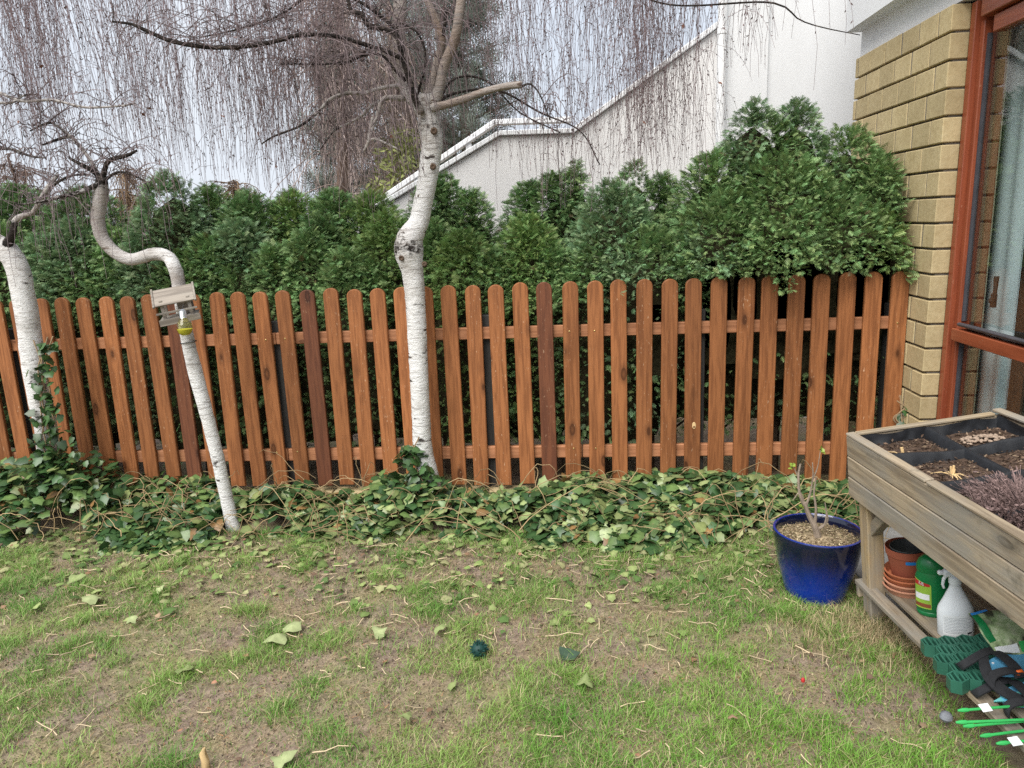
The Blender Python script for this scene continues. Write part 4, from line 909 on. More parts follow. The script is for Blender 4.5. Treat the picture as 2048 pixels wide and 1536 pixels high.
pine('grey-green pine partly hidden behind the tall birch limbs', 830, 11.0, 6.0, 1.6, 2.2)
pine('narrow grey-green conifer behind the reddish bare tree', 690, 10.5, 5.3, 1.0, 1.8)

# ================================================================ IVY BED, GRASS, LITTER
n = 10500
x = rng.uniform(-4.6, 2.1, n); u = rng.random(n); edge = ivy_edge(x); y = edge + (0.02 - edge) * u ** 0.85
keep = (1.25 * fbm(x, y, 3.6) - 0.12 + 0.26 * np.clip((y - edge) / 0.25, 0, 1) > 0.52) & ~((x > 1.08) & (y < -0.62))
keep &= ~((np.abs(x + 1.64) < 0.10) & (y < -0.37))
keep &= ~((np.abs(x + 1.12) < 0.20) & (y > -0.22)) & ~((np.abs(x + 1.75) < 0.15) & (y > -0.16))
x, y = x[keep], y[keep]; n = len(x); edge = ivy_edge(x)
hgt = 0.02 + (0.045 + 0.27 * np.clip(fbm(x, y, 2.8) - 0.30, 0, 1)) * np.clip((y - edge) / 0.22, 0, 1) * (0.25 + rng.random(n) ** 0.7)
hgt += np.where(x < -2.35, 0.26 * rng.random(n) * np.clip((-2.35 - x) / .3, 0, 1), 0) * np.clip((y - edge) / 0.3, 0, 1); hgt = np.where(y > -0.08, np.minimum(hgt, 0.16), hgt)
p = np.stack([x, y, gh(x, y) + hgt], 1)
ax = np.stack([rng.normal(size=n) * 0.8, -0.55 + rng.normal(size=n) * 0.5, -0.25 + rng.normal(size=n) * 0.35], 1); ax, sd, nn = frames(ax, rng.normal(size=n) * 0.35)
tone = rng.random(n); col = np.where((tone < 0.55)[:, None], (0.045, 0.100, 0.034), np.where((tone < 0.84)[:, None], (0.115, 0.185, 0.058), np.where((tone < 0.96)[:, None], (0.20, 0.24, 0.09), (0.26, 0.15, 0.06))))
pale = (x > -1.6); col = np.where((pale & (rng.random(n) < 0.26))[:, None], (0.25, 0.31, 0.13), col)
col = col * (0.7 + 0.6 * rng.random(n))[:, None]
V, Fa, C = scatter(IVT, IVF, p, ax, sd, nn, 0.034 + 0.048 * rng.random(n), IVC, col)
tag(np_tris('ivy', V, Fa, M['ivy'], None, C), 'ivy ground cover growing along the foot of the fence', 'ivy', kind='stuff')
tw = Twigs()
for i in range(290):
    bx = rng.uniform(-3.4, 2.0); by = rng.uniform(-0.72, -0.06); L = rng.uniform(0.15, 0.6); a = rng.uniform(0, 2 * PI); k = 10; t = np.linspace(0, 1, k)
    P = np.stack([bx + L * math.cos(a) * t, np.clip(by + L * .5 * math.sin(a) * t, -0.85, -0.04), 0.05 + gh(bx, by) + rng.uniform(0.02, 0.2) * np.sin(t * PI * rng.uniform(.6, 1.1)) + 0.05 * rng.random()], 1) + np.cumsum(rng.normal(size=(k, 3)) * 0.010, axis=0)
    P[:, 1] = np.minimum(P[:, 1], -0.03); P[:, 2] = np.maximum(P[:, 2], gh(P[:, 0], P[:, 1]) + 0.006)
    tw.strand(P, 0.0032, 0.0014, np.array((0.36, 0.26, 0.14)) * rng.uniform(0.6, 1.3), 0)
o = np_tris('ivy_runners', np.concatenate(tw.V), np.concatenate(tw.F), M['twig'], None, np.concatenate(tw.C)); tag(o, 'bare tan ivy stems tangled over the ivy bed', 'ivy stems', kind='stuff')

def lawn_ok(x, y):
    ok = (y < ivy_edge(x) + 0.25) & (np.hypot(x - 1.37, y + 1.1) > 0.13) & ~((x > 1.60) & (y > -2.3)) & ~((x > 1.55) & (y > -1.0))
    return ok
def green_density(x, y):
    g = fbm(x, y, 2.6); g2 = vnoise(x + 3, y, 7.0)
    d = (g - 0.47) * 4.0 + (g2 - 0.5) * 2.6 + 0.52 + 0.42 * np.clip((x + 0.1) / 1.1, -0.7, 1) + 0.30 * np.clip((-1.25 - y), -0.6, 0.9) * (x > -0.6)
    return np.clip(d, 0.14, 1)
BT = np.array([(0, -0.5, 0), (0, 0.5, 0), (0.55, 0.36, 0.0), (0.55, -0.36, 0.0), (1, 0, 0)], float); BF = np.array([(0, 1, 2), (0, 2, 3), (3, 2, 4)])
def blades(p, h, w, lean, col, flat=0.0):
    n = len(p); th = rng.random(n) * 2 * PI; dx, dy = np.cos(th), np.sin(th)
    T0 = np.stack([dx * lean * .35, dy * lean * .35, np.ones(n) * (1 - flat)], 1); T1 = np.stack([dx * lean, dy * lean, np.ones(n) * (1 - flat) * 0.55], 1)
    sdv = np.stack([-dy, dx, np.zeros(n)], 1); fc = rng.random(n) * 2 * PI; sdv = sdv * 0.6 + 0.5 * np.stack([np.cos(fc), np.sin(fc), 0 * fc], 1)
    a = p; b = p + T0 * h[:, None] * .55; c = b + T1 * h[:, None] * .5; W = w[:, None] * sdv
    V = np.stack([a - W * .5, a + W * .5, b + W * .4, b - W * .4, c], 1).reshape(-1, 3)
    Fa = (BF[None] + (np.arange(n) * 5)[:, None, None]).reshape(-1, 3)
    return V, Fa, np.repeat(col, 5, 0)
# live grass in tufts
n = 640000
x = rng.uniform(-4.6, 1.95, n); y = rng.uniform(-3.2, -0.45, n)
keep = lawn_ok(x, y) & (rng.random(n) < green_density(x, y) * (0.85 if True else 1))
inview = (x > -0.95 * (y + 4.27) * 0.93 - 0.75) & (x < 0.75 * (y + 4.27) + 0.42) & (y > -2.75)
keep &= inview; x, y = x[keep], y[keep]; n = len(x)
tuft = vnoise(x, y, 13.0); jx = rng.normal(size=n) * 0.004
h = (0.018 + 0.030 * rng.random(n)) * (0.65 + 1.0 * np.clip(tuft - 0.35, 0, 1) * 1.8); w = 0.0017 + 0.0018 * rng.random(n)
tone = np.clip(vnoise(x, y, 4.0) * .9 - .15 + .4 * rng.random(n), 0, 1)[:, None]
col = (1 - tone) * np.array((0.095, 0.26, 0.036)) + tone * np.array((0.29, 0.44, 0.105))
gr_ = np.clip((x + 0.1) / 1.0, 0, 1)[:, None] * np.clip((-1.0 - y) / 0.8, 0, 1)[:, None] * 0.75 * (0.4 + 0.6 * rng.random(n))[:, None]; col = col * (1 - gr_) + gr_ * np.array((0.165, 0.40, 0.036))
yl = rng.random(n) < 0.20; col[yl] = np.array((0.48, 0.42, 0.23)) * (0.7 + 0.5 * rng.random(yl.sum()))[:, None]
V1, F1, C1 = blades(np.stack([x, y, gh(x, y) - 0.003], 1), h, w, 0.4 + 1.7 * rng.random(n), col)
tag(np_tris('grass', V1, F1, M['grass'], None, C1), 'patchy short green lawn grass', 'grass', kind='stuff')
# straw and clippings lying on the soil
n = 160000
x = rng.uniform(-3.7, 1.95, n); y = rng.uniform(-2.75, -0.45, n)
keep = lawn_ok(x, y) & (x > -0.95 * (y + 4.27) * 0.93 - 0.15) & (x < 0.75 * (y + 4.27) + 0.42) & (rng.random(n) < 0.25 + 0.75 * fbm(x + 5, y, 3.5)); x, y = x[keep], y[keep]; n = len(x)
col = np.array((0.54, 0.45, 0.29))[None] * (0.30 + 0.85 * rng.random(n))[:, None]; rd = rng.random(n) < .12; col[rd] *= np.array((1.0, .62, .45))
V2, F2, C2 = blades(np.stack([x, y, gh(x, y) + 0.003 + 0.010 * rng.random(n)], 1), 0.012 + 0.032 * rng.random(n) ** 2, 0.0013 + 0.0014 * rng.random(n), 1.2 + 0 * x, col, 0.9)
tag(np_tris('dry_straw', V2, F2, M['grass'], None, C2), 'dry straw and grass clippings scattered over the lawn', 'straw', kind='stuff')
n = 60000; x = rng.uniform(-3.6, 1.9, n); y = rng.uniform(-2.7, -0.45, n); k_ = lawn_ok(x, y) & (x > -0.95 * (y + 4.27) * 0.93 - 0.15) & (x < 0.75 * (y + 4.27) + 0.42); x, y = x[k_], y[k_]; n = len(x)
ax, sd, nn = frames(rng.normal(size=(n, 3)) * np.array([1, 1, .5]), rng.random(n) * 6)
cc = np.array([(0.13, 0.095, 0.075), (0.20, 0.155, 0.12), (0.30, 0.23, 0.16), (0.09, 0.065, 0.05), (0.16, 0.17, 0.07), (0.42, 0.34, 0.22)])[rng.integers(0, 6, n)] * (.6 + .7 * rng.random(n))[:, None]
V4, F4, C4 = scatter(np.array([(0, 0, 0), (.5, .35, .2), (1, 0, 0), (.5, -.35, .2)]), np.array([(0, 1, 3), (1, 2, 3)]), np.stack([x, y, gh(x, y) + 0.001 + 0.006 * rng.random(n)], 1), ax, sd, nn, 0.004 + 0.010 * rng.random(n) ** 2, None, cc)
tag(np_tris('soil_crumbs', V4, F4, M['litter'], None, C4), 'loose soil crumbs and leaf fragments on the bare lawn patches', 'soil', kind='stuff')
# tall dry tussock before the planter leg
n = 4600; x = rng.normal(1.50, 0.16, n); y = rng.normal(-1.48, 0.11, n); k_ = (np.hypot(x - 1.37, y + 1.1) > 0.14) & (x < 1.85); x, y = x[k_], y[k_]; n = len(x)
col = np.array((0.58, 0.46, 0.27))[None] * (0.55 + 0.65 * rng.random(n))[:, None]; gr = rng.random(n) < .22; col[gr] = (0.14, 0.20, 0.06)
V3, F3, C3 = blades(np.stack([x, y, gh(x, y)], 1), 0.03 + 0.05 * rng.random(n), 0.002 + 0 * x, 0.6 + 0.9 * rng.random(n), col)
tag(np_tris('dry_tussock', V3, F3, M['grass'], None, C3), 'pale dry grass tussock in front of the planter leg', 'grass', kind='stuff')
# loose leaves
def litter(nl, cols, size, name, label, bias):
    x = rng.uniform(-3.4, 1.5, nl * 4); y = -0.45 - np.abs(rng.normal(size=nl * 4)) * bias; k_ = lawn_ok(x, y) & (y > -2.6); x, y = x[k_][:nl], y[k_][:nl]; m_ = len(x)
    ax, sd, nn = frames(np.stack([rng.normal(size=m_), rng.normal(size=m_), rng.normal(size=m_) * .18], 1), rng.normal(size=m_) * .3)
    col = np.array(cols)[rng.integers(0, len(cols), m_)] * (0.7 + .5 * rng.random(m_))[:, None]
    V, Fa, C = scatter(IVT, IVF, np.stack([x, y, gh(x, y) + 0.012 + 0.02 * rng.random(m_)], 1), ax, sd, nn, size[0] + (size[1] - size[0]) * rng.random(m_), IVC, col)
    tag(np_tris(name, V, Fa, M['litter'], None, C), label, 'leaves', kind='stuff')
litter(1100, [(0.30, 0.36, 0.14), (0.20, 0.28, 0.09), (0.10, 0.17, 0.05), (0.36, 0.36, 0.18)], (0.018, 0.055), 'pulled_ivy_leaves', 'wilted pale ivy leaves strewn in front of the ivy bed', 0.42)
litter(260, [(0.26, 0.16, 0.10), (0.34, 0.24, 0.15), (0.20, 0.13, 0.09), (0.36, 0.19, 0.12)], (0.012, 0.030), 'dead_leaf_bits', 'small brown dead leaf bits across the lawn', 0.9)
tw = Twigs()
for i in range(480):
    x = rng.uniform(-2.4, 1.4); y = -0.6 - abs(rng.normal()) * 0.8
    if y < -2.5 or not lawn_ok(np.array([x]), np.array([y]))[0]: continue
    L = rng.uniform(0.02, 0.10) * (1.5 if rng.random() < .15 else 1); a = rng.uniform(0, 2 * PI); t = np.linspace(-.5, .5, 4); z = gh(x, y) + 0.022
    tw.strand(np.stack([x + L * math.cos(a) * t, y + L * math.sin(a) * t, z + 0 * t], 1) + rng.normal(size=(4, 3)) * L * .03, 0.0028, 0.0022, np.array((0.55, 0.44, 0.29)) * rng.uniform(.5, 1.25), 0)
o = np_tris('twig_litter', np.concatenate(tw.V), np.concatenate(tw.F), M['twig'], None, np.concatenate(tw.C)); tag(o, 'short dry twig pieces scattered over the lawn', 'twigs', kind='stuff')
# a few leaves that stand out
def big_leaf(px, py, size, ang, col, label):
    size *= 0.8
    p = at(px, py, Z=0.03); a = math.radians(ang); ax, sd, nn = frames(np.array([[math.cos(a), math.sin(a), 0.12]]), np.array([0.15]))
    V, Fa, C = scatter(IVT, IVF, np.array([[0, 0, 0]]), ax, sd, nn, size, IVC, np.array([col])); V = V - V.mean(0)
    V[:, 2] += 0.008 * np.sin(V[:, 0] * 70 + px) + 0.008 * np.cos(V[:, 1] * 90 + py)
    o = np_tris('fallen_leaf', V + np.array([p[0], p[1], float(gh(p[0], p[1])) + 0.035]), Fa, M['litter'], None, C); tag(o, label, 'leaf', 'large fallen ivy leaves')
PG, PG2, DG = (0.36, 0.41, 0.20), (0.28, 0.34, 0.14), (0.06, 0.10, 0.065)
for a in [(555, 1275, .12, 200, PG, 'largest pale green fallen leaf, left middle of the lawn'), (585, 1255, .10, 60, PG, 'pale leaf touching the largest fallen leaf'), (185, 1200, .12, 170, PG, 'big pale leaf in the left lawn below the ivy'),
          (370, 1340, .085, 100, PG2, 'upright pale leaf alone in the left lawn'), (265, 1243, .06, 90, PG, 'small pale leaf right of the big left leaf'), (758, 1268, .075, 30, PG, 'pale leaf left of the spiky ball'), (880, 1258, .08, 10, PG2, 'rounded green leaf above the spiky ball'),
          (1135, 1310, .10, 10, DG, 'dark green crumpled leaf right of the spiky ball'), (1170, 1365, .085, 80, PG2, 'pale green leaf standing in the grass lower right of the ball'), (812, 1440, .06, 70, PG2, 'pale leaf near the lower lawn middle'), (565, 1522, .10, 40, PG, 'pale leaf cut by the bottom edge'),
          (150, 1160, .10, 20, PG2, 'pale leaf close to the ivy on the left'), (320, 1180, .05, 40, PG, 'little pale leaf in the upper left lawn'), (1465, 1440, .045, 80, (.42, .26, .18), 'dry pinkish leaf in the right lawn')]: big_leaf(*a)

# ================================================================ SMALL THINGS ON THE LAWN
b = at(958, 1298, Z=0.03); bo = thing('spiky_ball', 'dark green spiky ball lying on the lawn', 'ball', (b[0], b[1], float(gh(b[0], b[1])) + 0.033))
import bmesh
bm_ = bmesh.new(); bmesh.ops.create_icosphere(bm_, subdivisions=3, radius=0.031); me = bpy.data.meshes.new('core'); bm_.to_mesh(me)
sv = [v.co.copy() for v in bm_.verts][::3]; bm_.free(); me.materials.append(M['ball']); put('core', me, bo, False)
m_ = MB()
for v in sv:
    d = v.normalized(); m_.tube([d * 0.028, d * 0.037, d * 0.042], [0.0042, 0.003, 0.0008], 5)
m_.build('spikes', M['ball'], bo, True, False)
s_ = at(412, 1536, Z=0.0); so = thing('cut_stake', 'pale cut stump of a stem at the bottom edge', 'stump', (s_[0], s_[1], 0))
MB().tube([(s_[0], s_[1], -0.02), (s_[0] + .002, s_[1], 0.03), (s_[0] - .004, s_[1], 0.055), (s_[0] + .004, s_[1], 0.075)], [0.014, 0.013, 0.011, 0.004], 9, jit=.08).build('stem', M['cut_wood'], so, True)
r_ = at(1606, 1360, Z=0.03); tag(MB().lathe([(0.001, 0), (0.006, 0.003), (0.0075, 0.009), (0.005, 0.017), (0.001, 0.020)], (r_[0], r_[1], .02), 10).build('berry', M['red'], None, True), 'small red berry lying in the right lawn', 'berry')
r_ = at(1892, 1437, Z=0.03); tag(MB().lathe([(0.001, 0), (0.014, 0.003), (0.021, 0.014), (0.017, 0.028), (0.008, 0.034), (0.001, 0.035)], (r_[0], r_[1], .02), 12).build('grey_stone', M['stone'], None, True), 'small round grey stone beside the green stakes', 'stone')

# ================================================================ BIRD FEEDER AND BULB LAMP
fd = thing('bird_feeder', 'weathered grey wooden bird feeder with sloped roof on the crooked birch', 'bird feeder', tuple(at(355, 612, Y=-0.53)))
fd.rotation_euler = (math.radians(2), math.radians(-8), math.radians(24))
FE = M['feeder']
MB().box((0, -0.045, 0.062), (0.192, 0.118, 0.008), (math.radians(38), 0, 0), 0.001).build('roof_board', FE, fd, False, False)
MB().box((0, 0.045, 0.062), (0.192, 0.118, 0.008), (math.radians(-38), 0, 0), 0.001).build('roof_board', FE, fd, False, False)
for s in (-1, 1):
    MB().box((s * 0.1015, -0.045, 0.064), (0.010, 0.135, 0.012), (math.radians(38), 0, 0), 0.001).build('roof_trim', FE, fd, False, False)
    for yy in (-0.07, 0.06): MB().box((s * 0.066, yy, 0.0), (0.016, 0.016, 0.10), None, 0.001).build('post', FE, fd, False, False)
MB().box((0.035, 0.0, 0.0), (0.07, 0.012, 0.085)).build('back_panel', FE, fd, False, False)
MB().box((0, -0.005, -0.052), (0.185, 0.165, 0.010), None, 0.001).build('floor', FE, fd, False, False)
MB().box((0.004, -0.094, -0.062), (0.200, 0.010, 0.032), None, 0.001).build('front_board', FE, fd, False, False)
MB().box((0.0, -0.094, -0.014), (0.200, 0.009, 0.010), None, 0.001).build('perch_rail', FE, fd, False, False)
bl = at(369, 655, Y=-0.66); lb = thing('bulb_lamp', 'yellow glass light bulb lamp hanging under the bird feeder', 'lamp', tuple(bl))
MB().lathe([(0.0005, -0.042), (0.018, -0.039), (0.033, -0.026), (0.040, -0.004), (0.036, 0.018), (0.024, 0.036), (0.017, 0.050)], tuple(bl), 24).build('bulb', M['bulb'], lb, True)
MB().lathe([(0.0005, -0.0405), (0.017, -0.0375), (0.0315, -0.025), (0.0375, -0.008), (0.0005, -0.006)], tuple(bl), 24).build('coating', M['bulb_fill'], lb, True)
pf = []
for i in range(7): pf += [(0.0165, 0.048 + i * .006), (0.0185, 0.051 + i * .006)]
MB().lathe(pf + [(0.010, 0.094)], tuple(bl), 20).build('cap', M['silver'], lb, True)
MB().tube([(bl[0], bl[1], bl[2] + .09), (bl[0], bl[1] + .02, bl[2] + .115)], 0.002, 6).build('hanger', M['wire'], lb, True)
ring = [tuple(at(377, 684, Y=Y2) + np.array([0.043 * math.cos(a), 0.043 * math.sin(a), 0.004 * math.cos(a)])) for a in np.linspace(0, 2 * PI, 18)]
tag(MB().tube(ring, 0.0022, 6, False).build('wire_ring', M['wire'], None, True), 'thin black wire tied round the crooked birch under the bulb', 'wire')

# ================================================================ BLUE POT
pot = thing('blue_pot', 'large glossy cobalt blue glazed flower pot', 'pot', (1.36, -1.115, 0.0))
MB().lathe([(0.09, 0.0), (0.122, 0.0), (0.128, 0.02), (0.150, 0.10), (0.170, 0.18), (0.182, 0.25), (0.187, 0.285), (0.190, 0.305), (0.188, 0.313), (0.180, 0.315), (0.173, 0.308), (0.170, 0.285), (0.160, 0.22), (0.10, 0.2)], (0, 0, 0), 56).build('pot_body', M['blue'], pot, True, False)
ns = 30; V = [(0, 0, 0.282)]; Fs = []
for r in range(1, 7):
    for k in range(ns):
        a = 2 * PI * k / ns; V.append((0.171 * r / 6 * math.cos(a), 0.171 * r / 6 * math.sin(a), 0.270 + random.uniform(-.007, .007) + 0.012 * (1 - r / 6)))
for k in range(ns): Fs.append((0, 1 + k, 1 + (k + 1) % ns))
for r in range(5):
    for k in range(ns): Fs.append((1 + r * ns + k, 1 + (r + 1) * ns + k, 1 + (r + 1) * ns + (k + 1) % ns, 1 + r * ns + (k + 1) % ns))
MB().add(V, Fs).build('soil', M['dry_soil'], pot, False, False)
def chips(parent, name, cx, cy, z, rx, ry, n, cols, size=(0.005, 0.016), circ=True, zf=None):
    a = rng.random(n) * 2 * PI; r = np.sqrt(rng.random(n)); x = cx + rx * (r * np.cos(a) if circ else rng.uniform(-1, 1, n)); y = cy + ry * (r * np.sin(a) if circ else rng.uniform(-1, 1, n))
    ax, sd, nn = frames(rng.normal(size=(n, 3)) * np.array([1, 1, .35]), rng.random(n) * 6)
    T = np.array([(0, 0, 0), (.5, .22, .12), (1, 0, 0), (.5, -.22, .12)]); TF = np.array([(0, 1, 3), (1, 2, 3)])
    V, Fa, C = scatter(T, TF, np.stack([x, y, z + 0.006 * rng.random(n)], 1), ax, sd, nn, size[0] + (size[1] - size[0]) * rng.random(n), None, np.array(cols)[rng.integers(0, len(cols), n)] * (.6 + .7 * rng.random(n))[:, None])
    o = np_tris(name, V, Fa, M['litter'], parent, C, False); o['kind'] = 'stuff'; return o
chips(pot, 'mulch', 0, 0, 0.276, 0.165, 0.165, 2400, [(0.48, 0.38, 0.23), (0.30, 0.22, 0.13), (0.58, 0.48, 0.32), (0.16, 0.11, 0.07), (0.22, 0.2, 0.1)])
ps = thing('potted_shrub', 'nearly bare grey-stemmed shrub growing in the blue pot', 'plant', (1.36, -1.115, 0.27))
sm = MB(); base = np.array([1.365, -1.13, 0.27])
def stem(pts, r0, r1): sm.tube(spline(np.array(pts), 14), np.linspace(r0, r1, 14), 7, jit=.06)
def pp(px, py, Y=-1.13): return tuple(at(px, py, Y=Y))
stem([tuple(base - np.array([0, 0, .02])), pp(1630, 1055), pp(1618, 1030), pp(1608, 1005)], 0.016, 0.009)
stem([pp(1618, 1030), pp(1600, 990), pp(1597, 950), pp(1601, 928)], 0.008, 0.004); stem([pp(1612, 1012), pp(1622, 980), pp(1626, 950), pp(1625, 925)], 0.006, 0.002)
stem([pp(1632, 1060), pp(1648, 1050), pp(1653, 1030), pp(1650, 1005)], 0.006, 0.002); stem([pp(1636, 1058), pp(1655, 1042), pp(1652, 1015)], 0.005, 0.002)
stem([pp(1625, 960), pp(1635, 935), pp(1641, 900)], 0.003, 0.0015); stem([pp(1598, 960), pp(1590, 940), pp(1584, 930)], 0.003, 0.0015); stem([pp(1610, 1008), pp(1600, 985), pp(1586, 1000)], 0.004, 0.002)
stem([pp(1628, 1060), pp(1632, 1020), pp(1628, 985), pp(1632, 955)], 0.007, 0.003)
sm.build('stems', M['stem2'] if 'stem2' in M else plain('grey_stem', (0.26, 0.21, 0.165), 0.9, 0.15, 0.3, 30, 0.5), ps, True)
pts = np.array([pp(1642, 898), pp(1645, 905), pp(1585, 929), pp(1582, 935), pp(1607, 1012), pp(1603, 1016), pp(1630, 990)]); nl = len(pts) * 3; pts = np.repeat(pts, 3, 0) + rng.normal(size=(nl, 3)) * .004
ax, sd, nn = frames(rng.normal(size=(nl, 3)) + np.array([0, 0, .8]), rng.random(nl) * 6)
V, Fa, C = scatter(IVT, IVF, pts, ax, sd, nn, .018, None, np.tile((0.28, 0.38, 0.06), (nl, 1))); lf = np_tris('buds', V, Fa, M['ivy'], ps, C); lf['kind'] = 'stuff'

# ================================================================ RAISED PLANTER (stands a little askew)
PO = Vector((1.475, -1.28, 0.0)); pyaw = proll = 0.1047
ex = Vector((math.cos(pyaw), math.sin(pyaw), 0)); ey = Vector((math.sin(pyaw), -math.cos(pyaw), 0)); ez = Vector((0, 0, 1))
ex2 = ex * math.cos(proll) + ez * math.sin(proll); ez2 = ez * math.cos(proll) - ex * math.sin(proll)
# local axes of the empty: x across to the house, y away from the camera, z up
PMAT = Matrix(((ex2.x, -ey.x, ez2.x, PO.x), (ex2.y, -ey.y, ez2.y, PO.y), (ex2.z, -ey.z, ez2.z, PO.z), (0, 0, 0, 1)))
pl = thing('raised_planter', 'weathered wooden raised planter on legs lined with black fabric', 'planter'); pl.matrix_world = PMAT
H, W, LN = 0.80, 0.625, 1.62
def ppart(name, mb, mat, sm=False, parent=None): return mb.build(name, mat, parent or pl, sm, False)
bh = 0.087
for r in range(3):
    z = H - bh * (r + 0.5)
    for x0 in (0.011, W - 0.011):
        o = ppart('side_board', MB().box((0, 0, 0), (0.022, LN, bh - 0.004), None, 0.003), M['planter']); o.location = (x0 + random.uniform(-.001, .001), -LN / 2, z)
    for y0 in (-0.011, -LN + 0.011):
        o = ppart('end_board', MB().box((0, 0, 0), (W - 0.048, 0.022, bh - 0.004), None, 0.003), M['planter_cross']); o.location = (W / 2, y0, z)
o = ppart('top_strip', MB().box((0, 0, 0), (0.035, 0.56, 0.012), None, 0.003), M['planter']); o.location = (0.016, -0.281, H + 0.006)
o = ppart('top_strip', MB().box((0, 0, 0), (0.035, 1.04, 0.012), None, 0.003), M['planter']); o.location = (0.013, -1.095, H + 0.007)
o = ppart('top_strip', MB().box((0, 0, 0), (0.035, 1.60, 0.012), None, 0.003), M['planter']); o.location = (W - 0.014, -0.80, H + 0.017)
o = ppart('top_strip', MB().box((0, 0, 0), (W - 0.07, 0.03, 0.012), None, 0.003), M['planter_cross']); o.location = (W / 2, -0.014, H + 0.006)
for x0 in (0.058, W - 0.058):
    for y0 in (-0.062, -LN + 0.062):
        up_ = 0.0 if x0 < 0.3 else -0.075
        o = ppart('leg', MB().box((0, 0, 0), (0.066, 0.066, 0.66 - up_), None, 0.004), M['planter_leg']); o.location = (x0, y0, (0.66 + up_) / 2 - 0.01)
for x0 in (0.058, W - 0.058):
    o = ppart('brace', MB().box((0, 0, 0), (0.04, 0.20, 0.045), (math.radians(-45), 0, 0), 0.003), M['planter']); o.location = (x0, -0.145, 0.475)
# shelf
for x0 in (0.012, W - 0.012):
    o = ppart('shelf_rail', MB().box((0, 0, 0), (0.05, LN, 0.022), None, 0.003), M['planter']); o.location = (x0 + (0.02 if x0 < .3 else -.02), -LN / 2, 0.150)
o = ppart('shelf_cleat', MB().box((0, 0, 0), (W - 0.02, 0.022, 0.06), None, 0.003), M['planter_cross']); o.location = (W / 2, -0.015, 0.118)
for k in range(4):
    o = ppart('shelf_board', MB().box((0, 0, 0), (0.098, LN - 0.05, 0.018), None, 0.003), M['planter']); o.location = (0.135 + k * 0.115, -LN / 2, 0.146 + random.uniform(-.002, .002))
ppart('bottom_panel', MB().box((W / 2, -LN / 2, H - bh * 3 + 0.01), (W - 0.06, LN - 0.06, 0.015)), M['planter_cross'])
# soil, dividers and the black liner
ppart('soil', MB().box((W / 2, -LN / 2, H - 0.108), (W - 0.05, LN - 0.05, 0.12)), M['soil'])
def liner_strip(a, b, top, bot, off, name='liner', amp=0.006, n=60, thick=0.0):
    """wavy hanging fabric from a to b (local x,y), between two heights, folds pushed along off"""
    a = np.array(a); b = np.array(b); o = np.array(off, float); V = []; rows = 6; ph = random.uniform(0, 6)
    for i in range(n):
        t = i / (n - 1); p = a + (b - a) * t
        for r in range(rows):
            s = r / (rows - 1); f1 = amp * (math.sin(t * 31 + ph + s * 2.2) * (0.3 + s) + 0.7 * math.sin(t * 13 + ph * 2 - s * 3)) + 0.012 * s
            f1 = abs(f1); V.append((p[0] + o[0] * f1, p[1] + o[1] * f1, top + (bot - top) * s + 0.005 * math.sin(t * 17 + ph) * (1 - s)))
    Fs = [(i * rows + r, (i + 1) * rows + r, (i + 1) * rows + r + 1, i * rows + r + 1) for i in range(n - 1) for r in range(rows - 1)]
    return MB().add(V, Fs)
zs = H - 0.075
ppart('liner', liner_strip((0.026, -0.03), (0.026, -LN + 0.03), H - 0.004, zs - 0.01, (1, 0), amp=0.004), M['liner'], True)
ppart('liner', liner_strip((W - 0.026, -0.03), (W - 0.026, -LN + 0.03), H + 0.0, zs - 0.01, (-1, 0), amp=0.010), M['liner'], True)
ppart('liner', liner_strip((0.03, -0.027), (W - 0.03, -0.027), H - 0.002, zs - 0.01, (0, -1), amp=0.010), M['liner'], True)
def bar(a, b, z, w=0.024, amp=0.004, n=50):
    """a divider bar wrapped in fabric"""
    a = np.array(a); b = np.array(b); d = (b - a) / np.linalg.norm(b - a); nrm = np.array([-d[1], d[0]]); V = []; prof = [(-w * 1.25, -0.085), (-w * .8, -0.04), (-w / 2, -0.004), (-w / 4, 0.002), (w / 4, 0.001), (w / 2, -0.004), (w * .8, -0.04), (w * 1.25, -0.085)]; m_ = len(prof); ph = random.uniform(0, 6)
    for i in range(n):
        t = i / (n - 1); p = a + (b - a) * t
        for u, v in prof:
            f1 = amp * (math.sin(t * 23 + ph + v * 60) + .6 * math.sin(t * 47 + ph * 1.7)) * (0.35 - v * 12); q_ = p + nrm * (u + f1 * (1 if u > 0 else -1)); V.append((q_[0], q_[1], z + v + 0.006 * math.sin(t * 9 + ph) - 0.010 * math.sin(t * PI)))
    Fs = [(i * m_ + r, (i + 1) * m_ + r, (i + 1) * m_ + r + 1, i * m_ + r + 1) for i in range(n - 1) for r in range(m_ - 1)]
    return MB().add(V, Fs)
ppart('divider', bar((0.315, -0.03), (0.315, -LN + 0.03), H - 0.008), M['liner'], True)
for y0 in (-0.275, -0.55, -0.83, -1.10, -1.37):
    ppart('divider', bar((0.03, y0), (W - 0.03, y0), H - 0.004), M['liner'], True)
ch = chips(pl, 'soil_crumbs', W / 2, -LN / 2, H - 0.046, W / 2 - .04, LN / 2 - .04, 7000, [(0.10, 0.065, 0.045), (0.05, 0.033, 0.025), (0.20, 0.13, 0.09), (0.30, 0.22, 0.15), (0.07, 0.05, 0.04)], (0.006, 0.02), False)
def on_planter(o): o.matrix_world = PMAT @ Matrix.Translation(o.location); return o
